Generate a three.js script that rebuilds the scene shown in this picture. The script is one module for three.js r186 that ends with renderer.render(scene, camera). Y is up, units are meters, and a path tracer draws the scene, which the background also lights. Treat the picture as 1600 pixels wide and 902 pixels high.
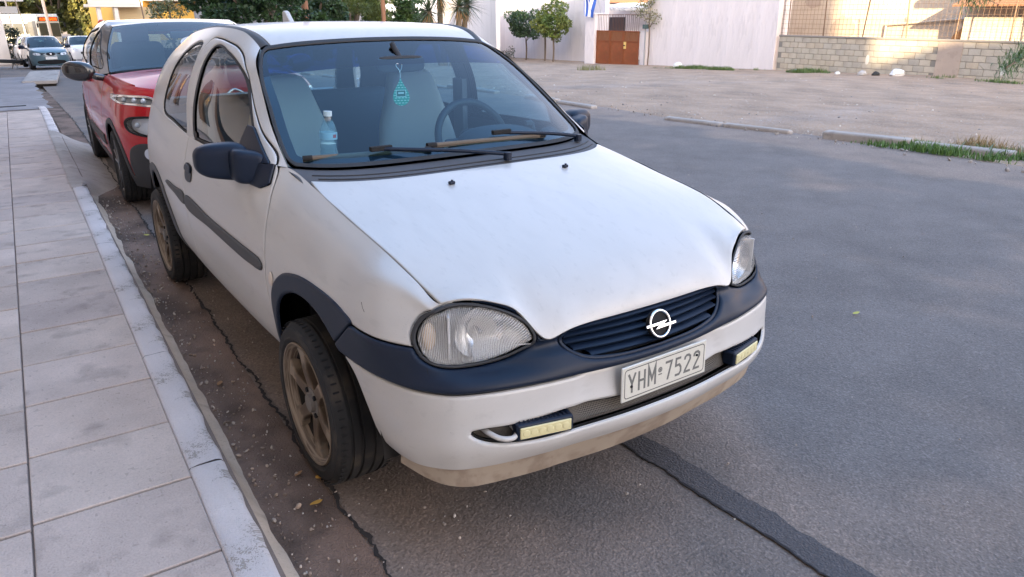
import * as THREE from 'three';
import { mergeGeometries, mergeVertices, toCreasedNormals } from 'three/addons/utils/BufferGeometryUtils.js';
import { RoundedBoxGeometry } from 'three/addons/geometries/RoundedBoxGeometry.js';
import { ImprovedNoise } from 'three/addons/math/ImprovedNoise.js';

// ---------------------------------------------------------------- camera, sky, sun, exposure
const scene = new THREE.Scene();
const camera = new THREE.PerspectiveCamera(42.70, 1024 / 577, 0.05, 900);
camera.position.set(-1.4679, 1.5051, 2.1867);
camera.rotation.set(-0.3571, -0.6041, -0.0055, 'YXZ');
const renderer = new THREE.WebGLRenderer({ antialias: true });
renderer.toneMapping = THREE.LinearToneMapping;
renderer.toneMappingExposure = 5.9;
renderer.shadowMap.enabled = true;
const SUN = new THREE.Vector3(-0.63, 0.235, 0.74).normalize();
{
  const W = 512, H = 256, d = new Float32Array(W * H * 4);
  const mix = (a, b, t) => a + (b - a) * t, sm = (a, b, x) => { x = Math.min(1, Math.max(0, (x - a) / (b - a))); return x * x * (3 - 2 * x); };
  const az = Math.atan2(SUN.z, SUN.x);
  for (let j = 0; j < H; j++) for (let i = 0; i < W; i++) {
    const lat = ((j + 0.5) / H - 0.5) * Math.PI, lon = ((i + 0.5) / W - 0.5) * 2 * Math.PI;   // row 0 is the bottom of the map
    const y = Math.sin(lat), x = Math.cos(lat) * Math.cos(lon), z = Math.cos(lat) * Math.sin(lon);
    const up = Math.max(0, y), cs = x * SUN.x + y * SUN.y + z * SUN.z;
    const k = Math.pow(1 - up, 2.3);
    const hz = Math.hypot(x, z) * Math.hypot(SUN.x, SUN.z) || 1, ca = (1 + (x * SUN.x + z * SUN.z) / hz) / 2, hh = 0.50 + 0.95 * ca * Math.sqrt(ca);   // the sky low down is brightest on the sun's side
    let r = mix(0.100, 1.12 * hh, k), g = mix(0.188, 0.96 * hh, k), b = mix(0.345, 0.85 * hh + .02, k);
    const w = Math.pow(Math.max(0, cs), 5) * 0.9 + Math.pow(Math.max(0, cs), 40) * 1.6;
    r += w * 1.0; g += w * 0.82; b += w * 0.55;
    if (y < 0) { const t = sm(0, -0.15, y); r = mix(r, 0.30, t); g = mix(g, 0.28, t); b = mix(b, 0.27, t); }
    const o = (j * W + i) * 4; d[o] = r; d[o + 1] = g; d[o + 2] = b; d[o + 3] = 1;
  }
  const t = new THREE.DataTexture(d, W, H, THREE.RGBAFormat, THREE.FloatType);
  t.mapping = THREE.EquirectangularReflectionMapping; t.magFilter = t.minFilter = THREE.LinearFilter; t.needsUpdate = true;
  scene.background = t; scene.environment = t; scene.backgroundIntensity = 1; scene.environmentIntensity = 1;
}
const sun = new THREE.DirectionalLight(new THREE.Color(1.0, 0.78, 0.48), 3.9);
sun.position.copy(SUN).multiplyScalar(120); sun.target.position.set(0, 0, 0);
sun.castShadow = true; sun.shadow.radius = 1.2; sun.shadow.mapSize.set(4096, 4096);
Object.assign(sun.shadow.camera, { left: -70, right: 70, top: 60, bottom: -60, near: 1, far: 300 });
scene.add(sun, sun.target);
// ---------------------------------------------------------------- helpers
let seed = 7;
const rnd = () => { seed = (seed * 1664525 + 1013904223) >>> 0; return seed / 4294967296; };
const rr = (a, b) => a + (b - a) * rnd();
const clamp = (x, a, b) => Math.min(b, Math.max(a, x));
const lerp = (a, b, t) => a + (b - a) * t;
const smooth = (a, b, x) => { x = clamp((x - a) / (b - a), 0, 1); return x * x * (3 - 2 * x); };
const V = (x, y, z) => new THREE.Vector3(x, y, z);
const RGB = (r, g, b) => new THREE.Color().setRGB(r, g, b);
const noiseGen = new ImprovedNoise();
const n3 = (x, y, z) => noiseGen.noise(x, y, z);
const fbm = (x, y, z, o = 4) => { let s = 0, a = 0.5; for (let i = 0; i < o; i++) { s += a * n3(x, y, z); x *= 2.03; y *= 2.01; z *= 2.02; a *= 0.5; } return s; };
const used = {};
const numbered = (n) => { const k = (used[n] = (used[n] ?? -1) + 1); return k ? n + '_' + String(k).padStart(3, '0') : n; };
function tag(o, label, category, group, kind) {
  if (label) o.userData.label = label;
  if (category) o.userData.category = category;
  if (group) o.userData.group = group;
  if (kind) o.userData.kind = kind;
  return o;
}
function shade(o) { o.traverse((m) => { if (m.isMesh) { m.castShadow = true; m.receiveShadow = true; } }); return o; }
function thing(name, label, category, pos = [0, 0, 0], turn = 0, group) {
  const o = new THREE.Group(); o.name = numbered(name); o.position.set(...pos); o.rotation.y = turn; scene.add(o);
  return tag(o, label, category, group);
}
function part(parent, name, geo, mat, label) {
  const m = new THREE.Mesh(geo, mat); m.name = name; parent.add(m); if (label) m.userData.label = label; return m;
}
function solo(name, geo, mat, label, category, group, kind) {
  const m = new THREE.Mesh(geo, mat); m.name = numbered(name); scene.add(m); return tag(m, label, category, group, kind);
}
const struct = (name, geo, mat) => solo(name, geo, mat, null, null, null, 'structure');
function copyOf(o, label) { const c = o.clone(); c.name = numbered(o.name.replace(/_\d{3}$/, '')); c.userData = { ...o.userData }; if (label) c.userData.label = label; scene.add(c); return c; }
const merge = (gs) => mergeGeometries(gs.map((g) => { g = g.index ? g.toNonIndexed() : g; for (const k of Object.keys(g.attributes)) if (!['position', 'normal', 'uv'].includes(k)) g.deleteAttribute(k); if (!g.attributes.uv) g.setAttribute('uv', new THREE.BufferAttribute(new Float32Array(g.attributes.position.count * 2), 2)); return g; }));
const std = (r, g, b, rough = 0.8, o = {}) => new THREE.MeshStandardMaterial({ color: RGB(r, g, b), roughness: rough, side: THREE.DoubleSide, ...o });
const phys = (r, g, b, rough = 0.5, o = {}) => new THREE.MeshPhysicalMaterial({ color: RGB(r, g, b), roughness: rough, side: THREE.DoubleSide, ...o });
const glassMat = (r, g, b, o = {}) => phys(r, g, b, 0, { transmission: 1, thickness: 0, ior: 1.5, ...o });
const bx = (w, h, d, x = 0, y = 0, z = 0) => new THREE.BoxGeometry(w, h, d).translate(x, y, z);
const rbx = (w, h, d, r, x = 0, y = 0, z = 0, s = 2) => new RoundedBoxGeometry(w, h, d, s, Math.min(r, w / 2.01, h / 2.01, d / 2.01)).translate(x, y, z);
const cyl = (r0, r1, h, s = 16, x = 0, y = 0, z = 0) => new THREE.CylinderGeometry(r0, r1, h, s).translate(x, y, z);
function rod(a, b, r, s = 8, r2 = r) {
  const A = V(...a), B = V(...b), d = B.clone().sub(A), g = new THREE.CylinderGeometry(r2, r, d.length(), s);
  g.applyQuaternion(new THREE.Quaternion().setFromUnitVectors(V(0, 1, 0), d.normalize()));
  return g.translate((A.x + B.x) / 2, (A.y + B.y) / 2, (A.z + B.z) / 2);
}
const tube = (pts, r, seg = 24, s = 8, closed = false) => new THREE.TubeGeometry(new THREE.CatmullRomCurve3(pts.map((p) => V(...p)), closed), seg, r, s, closed);
function noiseTex(size, fn, srgb = true, rep = 1) {   // fn(x, y in 0..1) -> [r,g,b] 0..1 ; tiles by blending
  const d = new Uint8Array(size * size * 4);
  for (let j = 0; j < size; j++) for (let i = 0; i < size; i++) {
    const c = fn(i / size, j / size, i, j), o = (j * size + i) * 4;
    d[o] = clamp(c[0], 0, 1) * 255; d[o + 1] = clamp(c[1], 0, 1) * 255; d[o + 2] = clamp(c[2], 0, 1) * 255; d[o + 3] = 255;
  }
  const t = new THREE.DataTexture(d, size, size); t.wrapS = t.wrapT = THREE.RepeatWrapping; t.magFilter = THREE.LinearFilter; t.minFilter = THREE.LinearMipmapLinearFilter;
  if (srgb) t.colorSpace = THREE.SRGBColorSpace; t.repeat.set(rep, rep); t.needsUpdate = true; return t;
}
// periodic value noise, so that textures tile
function pnoise(period, s) {
  const g = new Float32Array(period * period); let q = s * 7919 + 13;
  for (let i = 0; i < g.length; i++) { q = (q * 1664525 + 1013904223) >>> 0; g[i] = q / 4294967296; }
  return (x, y) => {
    x *= period; y *= period; let i = Math.floor(x), j = Math.floor(y); let fx = x - i, fy = y - j; fx = fx * fx * (3 - 2 * fx); fy = fy * fy * (3 - 2 * fy);
    const a = ((i % period) + period) % period, b = (a + 1) % period, c = ((j % period) + period) % period, e = (c + 1) % period;
    return lerp(lerp(g[c * period + a], g[c * period + b], fx), lerp(g[e * period + a], g[e * period + b], fx), fy);
  };
}
function pfbm(base, oct, s) { const l = []; for (let i = 0; i < oct; i++) l.push(pnoise(base << i, s + i * 31)); return (x, y) => { let v = 0, a = 0.5, t = 0; for (const f of l) { v += a * f(x, y); t += a; a *= 0.5; } return v / t; }; }
const clone = (t, r, r2 = r) => { const c = t.clone(); c.repeat.set(r, r2); c.needsUpdate = true; return c; };

// ---------------------------------------------------------------- smooth surfaces that are cut along outlines
function spline(pts) {   // natural cubic through pts (arrays), uniform parameter
  const n = pts.length, D = pts[0].length, M = [];
  for (let k = 0; k < D; k++) {
    const m = new Float64Array(n), c = new Float64Array(n), d = new Float64Array(n);
    for (let i = 1; i < n - 1; i++) { const w = 4 - c[i - 1]; c[i] = 1 / w; d[i] = (6 * (pts[i + 1][k] - 2 * pts[i][k] + pts[i - 1][k]) - d[i - 1]) / w; }
    for (let i = n - 2; i > 0; i--) m[i] = d[i] - c[i] * m[i + 1];
    M.push(m);
  }
  return (t) => {
    t = clamp(t, 0, n - 1); let i = Math.min(n - 2, Math.floor(t)); const f = t - i, e = 1 - f, r = [];
    for (let k = 0; k < D; k++) r.push(e * pts[i][k] + f * pts[i + 1][k] + ((e * e * e - e) * M[k][i] + (f * f * f - f) * M[k][i + 1]) / 6);
    return r;
  };
}
function pathAt(pts, n, closed = false) {   // n points at equal spacing along a smooth curve
  if (closed) { const c = new THREE.CatmullRomCurve3(pts.map((p) => V(p[0], p[1], p[2] ?? 0)), true, 'centripetal'); return c.getSpacedPoints(n).slice(0, n).map((p) => [p.x, p.y, p.z]); }
  const c = new THREE.CatmullRomCurve3(pts.map((p) => V(p[0], p[1], p[2] ?? 0)), false, 'centripetal'); return c.getSpacedPoints(n - 1).map((p) => [p.x, p.y, p.z]);
}
function surface(rows, nu, nv, flip = false) {   // rows[r][c] = [x,y,z]; nu samples down the rows, nv along them
  const rs = rows.map(spline), C = rows[0].length, P = [], UV = [], N = [], F = [];
  const cols = [];
  for (let j = 0; j <= nv; j++) { const t = (j / nv) * (C - 1); cols.push(spline(rs.map((s) => s(t)))); }
  for (let i = 0; i <= nu; i++) for (let j = 0; j <= nv; j++) { P.push(cols[j]((i / nu) * (rows.length - 1))); UV.push([j / nv, i / nu]); }
  const at = (i, j) => P[i * (nv + 1) + j];
  for (let i = 0; i <= nu; i++) for (let j = 0; j <= nv; j++) {
    const a = at(Math.min(nu, i + 1), j), b = at(Math.max(0, i - 1), j), c = at(i, Math.min(nv, j + 1)), d = at(i, Math.max(0, j - 1));
    const u = [a[0] - b[0], a[1] - b[1], a[2] - b[2]], v = [c[0] - d[0], c[1] - d[1], c[2] - d[2]];
    let x = u[1] * v[2] - u[2] * v[1], y = u[2] * v[0] - u[0] * v[2], z = u[0] * v[1] - u[1] * v[0]; const l = Math.hypot(x, y, z) || 1, s = flip ? -1 : 1;
    N.push([s * x / l, s * y / l, s * z / l]);
  }
  for (let i = 0; i < nu; i++) for (let j = 0; j < nv; j++) {
    const a = i * (nv + 1) + j, b = a + 1, c = a + nv + 1, d = c + 1;
    if (flip) F.push([a, b, c], [b, d, c]); else F.push([a, c, b], [b, c, d]);
  }
  return { P, N, UV, F };
}
const lerpA = (a, b, t) => a.map((x, i) => x + (b[i] - x) * t);
function splitAt(M, val) {   // inserts vertices where val crosses zero; returns the new surface and its values
  const P = M.P.slice(), N = M.N.slice(), UV = M.UV.slice(), F = [], w = Array.from(val), E = new Map();
  const mid = (a, b) => {
    const k = a < b ? a * 1e7 + b : b * 1e7 + a; if (E.has(k)) return E.get(k);
    const t = w[a] / (w[a] - w[b]), i = P.length; P.push(lerpA(P[a], P[b], t)); UV.push(lerpA(UV[a], UV[b], t));
    const n = lerpA(N[a], N[b], t), l = Math.hypot(...n) || 1; N.push(n.map((x) => x / l)); w.push(0); E.set(k, i); return i;
  };
  for (const f of M.F) {
    const s = f.map((i) => (w[i] > 1e-9 ? 1 : w[i] < -1e-9 ? -1 : 0)), pos = s.includes(1), neg = s.includes(-1);
    if (!pos || !neg) { F.push(f); continue; }
    let k = [0, 1, 2].find((i) => s[i] !== 0 && s[(i + 1) % 3] !== s[i] && s[(i + 2) % 3] !== s[i] && s[(i + 1) % 3] !== 0 && s[(i + 2) % 3] !== 0);
    if (k === undefined) {   // one corner lies on the cut
      k = s.indexOf(0); const a = f[k], b = f[(k + 1) % 3], c = f[(k + 2) % 3], m = mid(b, c); F.push([a, b, m], [a, m, c]); continue;
    }
    const a = f[k], b = f[(k + 1) % 3], c = f[(k + 2) % 3], p = mid(a, b), q = mid(a, c); F.push([a, p, q], [p, b, c], [p, c, q]);
  }
  return { M: { P, N, UV, F }, w };
}
function keep(M, fn, margin = 0) {   // the part of a surface where fn > margin
  const { M: S, w } = splitAt(M, M.P.map((p, i) => fn(p, M.UV[i]) - margin));
  const F = S.F.filter((f) => w[f[0]] + w[f[1]] + w[f[2]] > 1e-9), map = new Map(), P = [], N = [], UV = [];
  const id = (i) => { if (!map.has(i)) { map.set(i, P.length); P.push(S.P[i]); N.push(S.N[i]); UV.push(S.UV[i]); } return map.get(i); };
  return { P, N, UV, F: F.map((f) => f.map(id)) };
}
// a sheet with rounded edges: fn = signed distance to the outline; roll = radius of the edge, off = how proud, depth = height of the side walls, mirror = also build the other half
function panel(M, fn, { gap = 0, roll = 0, off = 0, depth = 0.012, crown = 0, smoothN = false } = {}) {
  let S = fn ? keep(M, fn, gap) : M;
  if (fn && roll) for (const k of [0.25, 0.6, 1.0]) S = splitAt(S, S.P.map((p, i) => fn(p, S.UV[i]) - gap - roll * k)).M;
  const OF = typeof off === 'function' ? off : () => off;
  const d = S.P.map((p, i) => { const off = OF(p); if (!fn || !roll) return off; const s = clamp((fn(p, S.UV[i]) - gap) / roll, 0, 1), h = Math.sqrt(Math.max(0, 1 - (1 - s) * (1 - s))); return crown ? off - crown + crown * h : off - roll * 0.8 * (1 - h); });
  const Q = S.P.map((p, i) => [p[0] + S.N[i][0] * d[i], p[1] + S.N[i][1] * d[i], p[2] + S.N[i][2] * d[i]]);
  return finish(S, Q, depth, (fn && roll) || smoothN);
}
function finish(S, Q, depth, recompute) {
  const pos = [], nor = [], uv = [], idx = [], n = Q.length;
  for (let i = 0; i < n; i++) { pos.push(...Q[i]); nor.push(...S.N[i]); uv.push(...S.UV[i]); }
  if (recompute) {
    const acc = Q.map(() => [0, 0, 0]);
    for (const f of S.F) {
      const [a, b, c] = f.map((i) => Q[i]), u = [b[0] - a[0], b[1] - a[1], b[2] - a[2]], v = [c[0] - a[0], c[1] - a[1], c[2] - a[2]];
      const x = [u[1] * v[2] - u[2] * v[1], u[2] * v[0] - u[0] * v[2], u[0] * v[1] - u[1] * v[0]];
      for (const i of f) { acc[i][0] += x[0]; acc[i][1] += x[1]; acc[i][2] += x[2]; }
    }
    acc.forEach((a, i) => { const l = Math.hypot(...a); if (l > 1e-14) { const s = a[0] * S.N[i][0] + a[1] * S.N[i][1] + a[2] * S.N[i][2] < 0 ? -1 : 1; nor[i * 3] = s * a[0] / l; nor[i * 3 + 1] = s * a[1] / l; nor[i * 3 + 2] = s * a[2] / l; } });
  }
  for (const f of S.F) idx.push(...f);
  if (depth) {
    const cnt = new Map(); for (const f of S.F) for (let k = 0; k < 3; k++) { const a = f[k], b = f[(k + 1) % 3], key = a < b ? a * 1e7 + b : b * 1e7 + a; cnt.set(key, (cnt.get(key) ?? 0) + 1); }
    for (const f of S.F) for (let k = 0; k < 3; k++) {
      const a = f[k], b = f[(k + 1) % 3], key = a < b ? a * 1e7 + b : b * 1e7 + a; if (cnt.get(key) !== 1) continue;
      const e = [Q[b][0] - Q[a][0], Q[b][1] - Q[a][1], Q[b][2] - Q[a][2]], m = S.N[a];
      const w = [e[1] * m[2] - e[2] * m[1], e[2] * m[0] - e[0] * m[2], e[0] * m[1] - e[1] * m[0]], l = Math.hypot(...w) || 1, o = pos.length / 3;
      for (const i of [a, b]) for (const s of [0, depth]) { pos.push(Q[i][0] - S.N[i][0] * s, Q[i][1] - S.N[i][1] * s, Q[i][2] - S.N[i][2] * s); nor.push(w[0] / l, w[1] / l, w[2] / l); uv.push(...S.UV[i]); }
      idx.push(o, o + 2, o + 1, o + 1, o + 2, o + 3);
    }
  }
  const g = new THREE.BufferGeometry();
  g.setAttribute('position', new THREE.Float32BufferAttribute(pos, 3)); g.setAttribute('normal', new THREE.Float32BufferAttribute(nor, 3)); g.setAttribute('uv', new THREE.Float32BufferAttribute(uv, 2)); g.setIndex(idx);
  return g;
}
function mirrorX(g) {
  const m = g.clone(), p = m.attributes.position, n = m.attributes.normal;
  for (let i = 0; i < p.count; i++) { p.setX(i, -p.getX(i)); if (n) n.setX(i, -n.getX(i)); }
  if (m.index) { const a = m.index.array; for (let i = 0; i < a.length; i += 3) { const t = a[i]; a[i] = a[i + 1]; a[i + 1] = t; } }
  else for (const k of Object.keys(m.attributes)) { const a = m.attributes[k], q = a.itemSize, r = a.array; for (let i = 0; i < a.count; i += 3) for (let j = 0; j < q; j++) { const t = r[i * q + j]; r[i * q + j] = r[(i + 1) * q + j]; r[(i + 1) * q + j] = t; } }
  return m;
}
const both = (g) => merge([g, mirrorX(g)]);
// signed distance (inside positive) to a closed outline
function outline(pts, n = 160, sharp = false) {
  const q = sharp ? pts : pathAt(pts, n, true), m = q.length; let x0 = 1e9, x1 = -1e9, y0 = 1e9, y1 = -1e9;
  for (const p of q) { x0 = Math.min(x0, p[0]); x1 = Math.max(x1, p[0]); y0 = Math.min(y0, p[1]); y1 = Math.max(y1, p[1]); }
  return (x, y) => {
    const o = Math.max(x0 - x, x - x1, y0 - y, y - y1); if (o > 0.08) return -o;
    let d = 1e9, ins = false;
    for (let i = 0, j = m - 1; i < m; j = i++) {
      const ax = q[j][0], ay = q[j][1], bx_ = q[i][0], by = q[i][1], ex = bx_ - ax, ey = by - ay, t = clamp(((x - ax) * ex + (y - ay) * ey) / (ex * ex + ey * ey || 1), 0, 1), dx = x - ax - ex * t, dy = y - ay - ey * t, s = dx * dx + dy * dy;
      if (s < d) d = s; if ((ay > y) !== (by > y) && x < ((bx_ - ax) * (y - ay)) / (by - ay) + ax) ins = !ins;
    }
    return ins ? Math.sqrt(d) : -Math.sqrt(d);
  };
}
const interp = (tab) => (x) => { if (x <= tab[0][0]) return tab[0][1]; for (let i = 1; i < tab.length; i++) if (x <= tab[i][0]) { const t = (x - tab[i - 1][0]) / (tab[i][0] - tab[i - 1][0]); return lerp(tab[i - 1][1], tab[i][1], t); } return tab[tab.length - 1][1]; };
// ---------------------------------------------------------------- ground, road, pavement
const DIR = 0.030;                                           // the street runs a little askew to the parked car
const hF = (z) => (z > -10 ? 0 : Math.max(-1.4, -0.028 * (-z - 10) * smooth(-10, -14, z)));
const H = (x, z) => hF(z) - clamp((x - 7) * 0.033, 0, 0.55);
const toX = (xs, z) => xs - DIR * z;                         // street coordinate to world x
function sheet(x0, x1, z0, z1, nx, nz, yOff, edge, color) {  // edge(z,side) shifts the borders, color(x,z) -> [r,g,b]
  const pos = [], uv = [], col = [], id = [];
  for (let j = 0; j <= nz; j++) { const z = lerp(z0, z1, j / nz); for (let i = 0; i <= nx; i++) {
    let a = x0 + (edge ? edge(z, 0) : 0), b = x1 + (edge ? edge(z, 1) : 0); const xs = lerp(a, b, i / nx), x = toX(xs, z);
    pos.push(x, H(x, z) + (typeof yOff === 'function' ? yOff(x, z, i / nx) : yOff), z); uv.push(x, z); if (color) col.push(...color(x, z));
  } }
  for (let j = 0; j < nz; j++) for (let i = 0; i < nx; i++) { const a = j * (nx + 1) + i, b = a + 1, c = a + nx + 1, d = c + 1; if (z1 < z0) id.push(a, b, c, b, d, c); else id.push(a, c, b, b, c, d); }
  const g = new THREE.BufferGeometry(); g.setAttribute('position', new THREE.Float32BufferAttribute(pos, 3)); g.setAttribute('uv', new THREE.Float32BufferAttribute(uv, 2)); if (color) g.setAttribute('color', new THREE.Float32BufferAttribute(col, 3)); g.setIndex(id); g.computeVertexNormals(); return g;
}
const gl = (v) => Math.pow(clamp(v, 0, 1), 1 / 2.2);       // linear to stored
const asphaltMaps = (() => {
  const f1 = pnoise(512, 1), f2 = pnoise(256, 2), f3 = pnoise(128, 5), c1 = pfbm(8, 4, 11), c2 = pfbm(3, 4, 17), hgt = [];
  const t = noiseTex(1024, (x, y) => {
    const a = f1(x, y), b = f2(x, y), s = f3(x, y), m = c1(x, y), w = c2(x, y); let v = .095 + .035 * (m - .5) + .03 * (w - .5);
    let h = b * .6 + a * .4; if (b > .74) v *= 1.12 + .30 * a; if (b < .26) v *= .78; v *= .90 + .20 * a; if (s > .95) v *= 1.3; hgt.push(h);
    return [gl(v * 1.46), gl(v * 1.30), gl(v * 1.22)];
  });
  let k = 0; const bmp = noiseTex(1024, () => { const h = hgt[k++]; return [h, h, h]; }, false); return [t, bmp];
})();
const asphalt = new THREE.MeshStandardMaterial({ map: clone(asphaltMaps[0], .62), bumpMap: clone(asphaltMaps[1], .62), bumpScale: .0026, roughness: .88, vertexColors: true, side: THREE.DoubleSide });
const tar = new THREE.MeshStandardMaterial({ map: clone(asphaltMaps[0], .9), bumpMap: clone(asphaltMaps[1], .7), bumpScale: .003, roughness: .75, color: RGB(.50, .51, .56), side: THREE.DoubleSide });
const soilMaps = (() => {
  const f1 = pnoise(512, 21), f2 = pnoise(170, 22), f3 = pnoise(64, 25), c1 = pfbm(6, 5, 31), c2 = pfbm(3, 4, 37), hg = [];
  const t = noiseTex(1024, (x, y) => { const a = f1(x, y), b = f2(x, y), s = f3(x, y), m = c1(x, y), w = c2(x, y); let v = .80 + .5 * (m - .5) + .35 * (w - .5); v *= .8 + .4 * a; let r = .44 * v, g = .315 * v, bb = .225 * v; if (b > .74) { const q = .75 + .6 * a; r = lerp(r, .40 * q, .6); g = lerp(g, .38 * q, .6); bb = lerp(bb, .37 * q, .6); } if (s > .9) { r *= .7; g *= .7; bb *= .72; } hg.push(b * .5 + a * .3 + s * .2); return [gl(r), gl(g), gl(bb)]; });
  let k = 0; return [t, noiseTex(1024, () => { const h = hg[k++]; return [h, h, h]; }, false)];
})();
const soilMat = (o = {}) => new THREE.MeshStandardMaterial({ map: clone(soilMaps[0], .42), bumpMap: clone(soilMaps[1], .42), bumpScale: .012, roughness: .95, vertexColors: true, side: THREE.DoubleSide, ...o });
struct('ground', sheet(-160, 190, 60, -320, 60, 60, -.06, null, () => [.8, .78, .74]), soilMat());
const roadEdge = (z) => 6.75 + .35 * n3(0, 3.1, z * .45) + .12 * n3(2, .4, z * 1.7) + (z > -6 ? .25 : 0) * smooth(-6, -3, z);
// colour of the asphalt: worn lanes and dust that has gathered by the kerb, under the bumper and along the lot
const roadCol = (x, z) => {
  const xs = x + DIR * z; let v = 1 + .16 * fbm(x * .35, 1, z * .22) + .10 * fbm(x * 1.4, 5, z * 1.1, 3);
  let r = v, g = v, b = v; const dust = clamp(smooth(.1, .5, fbm(x * 1.1 + 3, 9, z * .9, 5) + .32 * smooth(1.6, .2, Math.abs(x - .2) + Math.abs(z - .8) * .6) + .6 * smooth(5.4, 6.6, xs) + .45 * smooth(-.1, -.75, xs)), 0, 1);
  r *= 1 + dust * .55; g *= 1 + dust * .36; b *= 1 + dust * .20; return [r, g, b];
};
const road = new THREE.Group(); road.name = 'road'; road.userData.kind = 'structure'; scene.add(road);
part(road, 'asphalt', sheet(-.80, 8.6, 5, -16, 120, 300, (x, z) => .003 * n3(x * 1.2, 2, z * 1.2) + .0, (z, s) => (s ? 0 : .012 * n3(4, 1, z * 6) + .02 * n3(1, 1, z * 1.5)), roadCol), asphalt);
part(road, 'asphalt', sheet(-.80, 8.6, -16, -140, 24, 120, -.001, null, roadCol), asphalt);
// an old repair: a darker strip with a crack along its side
const ribbon = (fa, fb, z0, z1, n, y) => { const pos = [], uv = [], id = []; for (let i = 0; i <= n; i++) { const z = lerp(z0, z1, i / n), a = fa(z), b = fb(z); pos.push(a, H(a, z) + y, z, b, H(b, z) + y, z); uv.push(a, z, b, z); if (i < n) id.push(i * 2, i * 2 + 2, i * 2 + 1, i * 2 + 1, i * 2 + 2, i * 2 + 3); } const g = new THREE.BufferGeometry(); g.setAttribute('position', new THREE.Float32BufferAttribute(pos, 3)); g.setAttribute('uv', new THREE.Float32BufferAttribute(uv, 2)); g.setIndex(id); g.computeVertexNormals(); return g; };
const jag = (z, s, a = 1) => a * (.014 * n3(s, 0, z * 3.1) + .008 * n3(s, 2, z * 11) + .006 * n3(s, 4, z * 29) + .004 * n3(s, 8, z * 77)), cw = (z, s, m) => Math.max(.0015, m * (.35 + .9 * n3(s, 1, z * 4) + .7 * n3(s, 6, z * 21)));
part(road, 'repair_strip', ribbon((z) => .213 + jag(z, 1), (z) => .325 + jag(z, 9, 1.5), 3.4, -12, 900, .0045), tar);
part(road, 'crack', ribbon((z) => .211 + jag(z, 1) - cw(z, 3, .011), (z) => .212 + jag(z, 1) + cw(z, 13, .007), 3.4, -12, 1600, .0075), std(.022, .02, .022, .95));
part(road, 'crack', ribbon((z) => toX(-.782, z) + jag(z, 31, 1.7) - cw(z, 33, .012), (z) => toX(-.780, z) + jag(z, 31, 1.7) + cw(z, 43, .014), 3, -16, 1900, .0085), std(.030, .026, .025, .95));
// gutter between kerb and asphalt
const concMaps = (() => { const f1 = pnoise(400, 61), f2 = pnoise(120, 62), c1 = pfbm(6, 5, 71), c2 = pfbm(2, 5, 77), st = pfbm(12, 4, 79), hg = []; const t = noiseTex(1024, (x, y) => { const a = f1(x, y), b = f2(x, y), m = c1(x, y), w = c2(x, y), s = st(x, y); let v = .43 + .20 * (m - .5) + .22 * (w - .5); v *= .92 + .16 * a; if (b > .9) v *= .82; if (s > .62) v *= 1 - 1.3 * (s - .62); hg.push(a * .5 + m * .5); return [gl(v), gl(v * .955), gl(v * .93)]; }); let k = 0; return [t, noiseTex(1024, () => { const h = hg[k++]; return [h, h, h]; }, false)]; })();
const conc = (r = 1, g = 1, b = 1, rep = .7, o = {}) => new THREE.MeshStandardMaterial({ map: clone(concMaps[0], rep), bumpMap: clone(concMaps[1], rep), bumpScale: .003, color: RGB(r, g, b), roughness: .92, side: THREE.DoubleSide, ...o });
const gutCol = (x, z) => { const d = smooth(-.15, .25, fbm(x * 3, 2, z * 2.2, 5)); const v = lerp(.46, .22, d) * (1 + .2 * fbm(x * 9, 1, z * 9, 3)); return [v * 1.18, v * .84, v * .66]; };
struct('gutter', sheet(-1.02, -.783, 5, -20, 16, 500, (x, z) => .004 + .004 * n3(x * 4, 1, z * 4), (z, s) => (s ? .012 * n3(4, 1, z * 6) + .02 * n3(1, 1, z * 1.5) : 0), gutCol), new THREE.MeshStandardMaterial({ map: clone(concMaps[0], 1.1), bumpMap: clone(soilMaps[1], 1.3), bumpScale: .006, roughness: .95, vertexColors: true, side: THREE.DoubleSide }));
// ---- pavement of slabs, each its own piece
const pave = new THREE.Group(); pave.name = 'pavement'; pave.userData.kind = 'structure'; scene.add(pave);
part(pave, 'bedding', sheet(-3.6, -1.06, 5, -12.35, 4, 60, .1195, null), conc(.50, .40, .34));
{
  const mats = [conc(1.28, 1.08, .95), conc(1.36, 1.15, 1.0), conc(1.21, 1.02, .91), conc(1.31, 1.09, .94)];
  const slabGeo = (w, d, s) => { const g = new RoundedBoxGeometry(w, .05, d, 2, .005), u = g.attributes.uv, p = g.attributes.position; for (let i = 0; i < u.count; i++) u.setXY(i, p.getX(i) + s * .37, p.getZ(i) + s * .61); return g; };
  const cols = [[-1.395, .432], [-1.8295, .425], [-2.263, .425], [-2.70, .425], [-3.13, .425]];
  for (let r = 0; r < 33; r++) { const z = 1.385 - r * .4075; if (z < -12.3) break;
    cols.forEach(([xc, w], ci) => {
      if (ci > 1 && z < -12) return; const s = Math.floor(rr(0, 40)), m = part(pave, r + ci ? 'slab' + '_' + String(r * 5 + ci).padStart(3, '0') : 'slab', slabGeo(w, .3970, s), mats[Math.floor(rr(0, 4))]);
      m.position.set(toX(xc, z), .105 + rr(-.0015, .0015) + hF(z), z + (ci ? .012 : 0)); m.rotation.set(rr(-.002, .002), DIR * -1, rr(-.002, .002));
    });
  }
}
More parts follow.
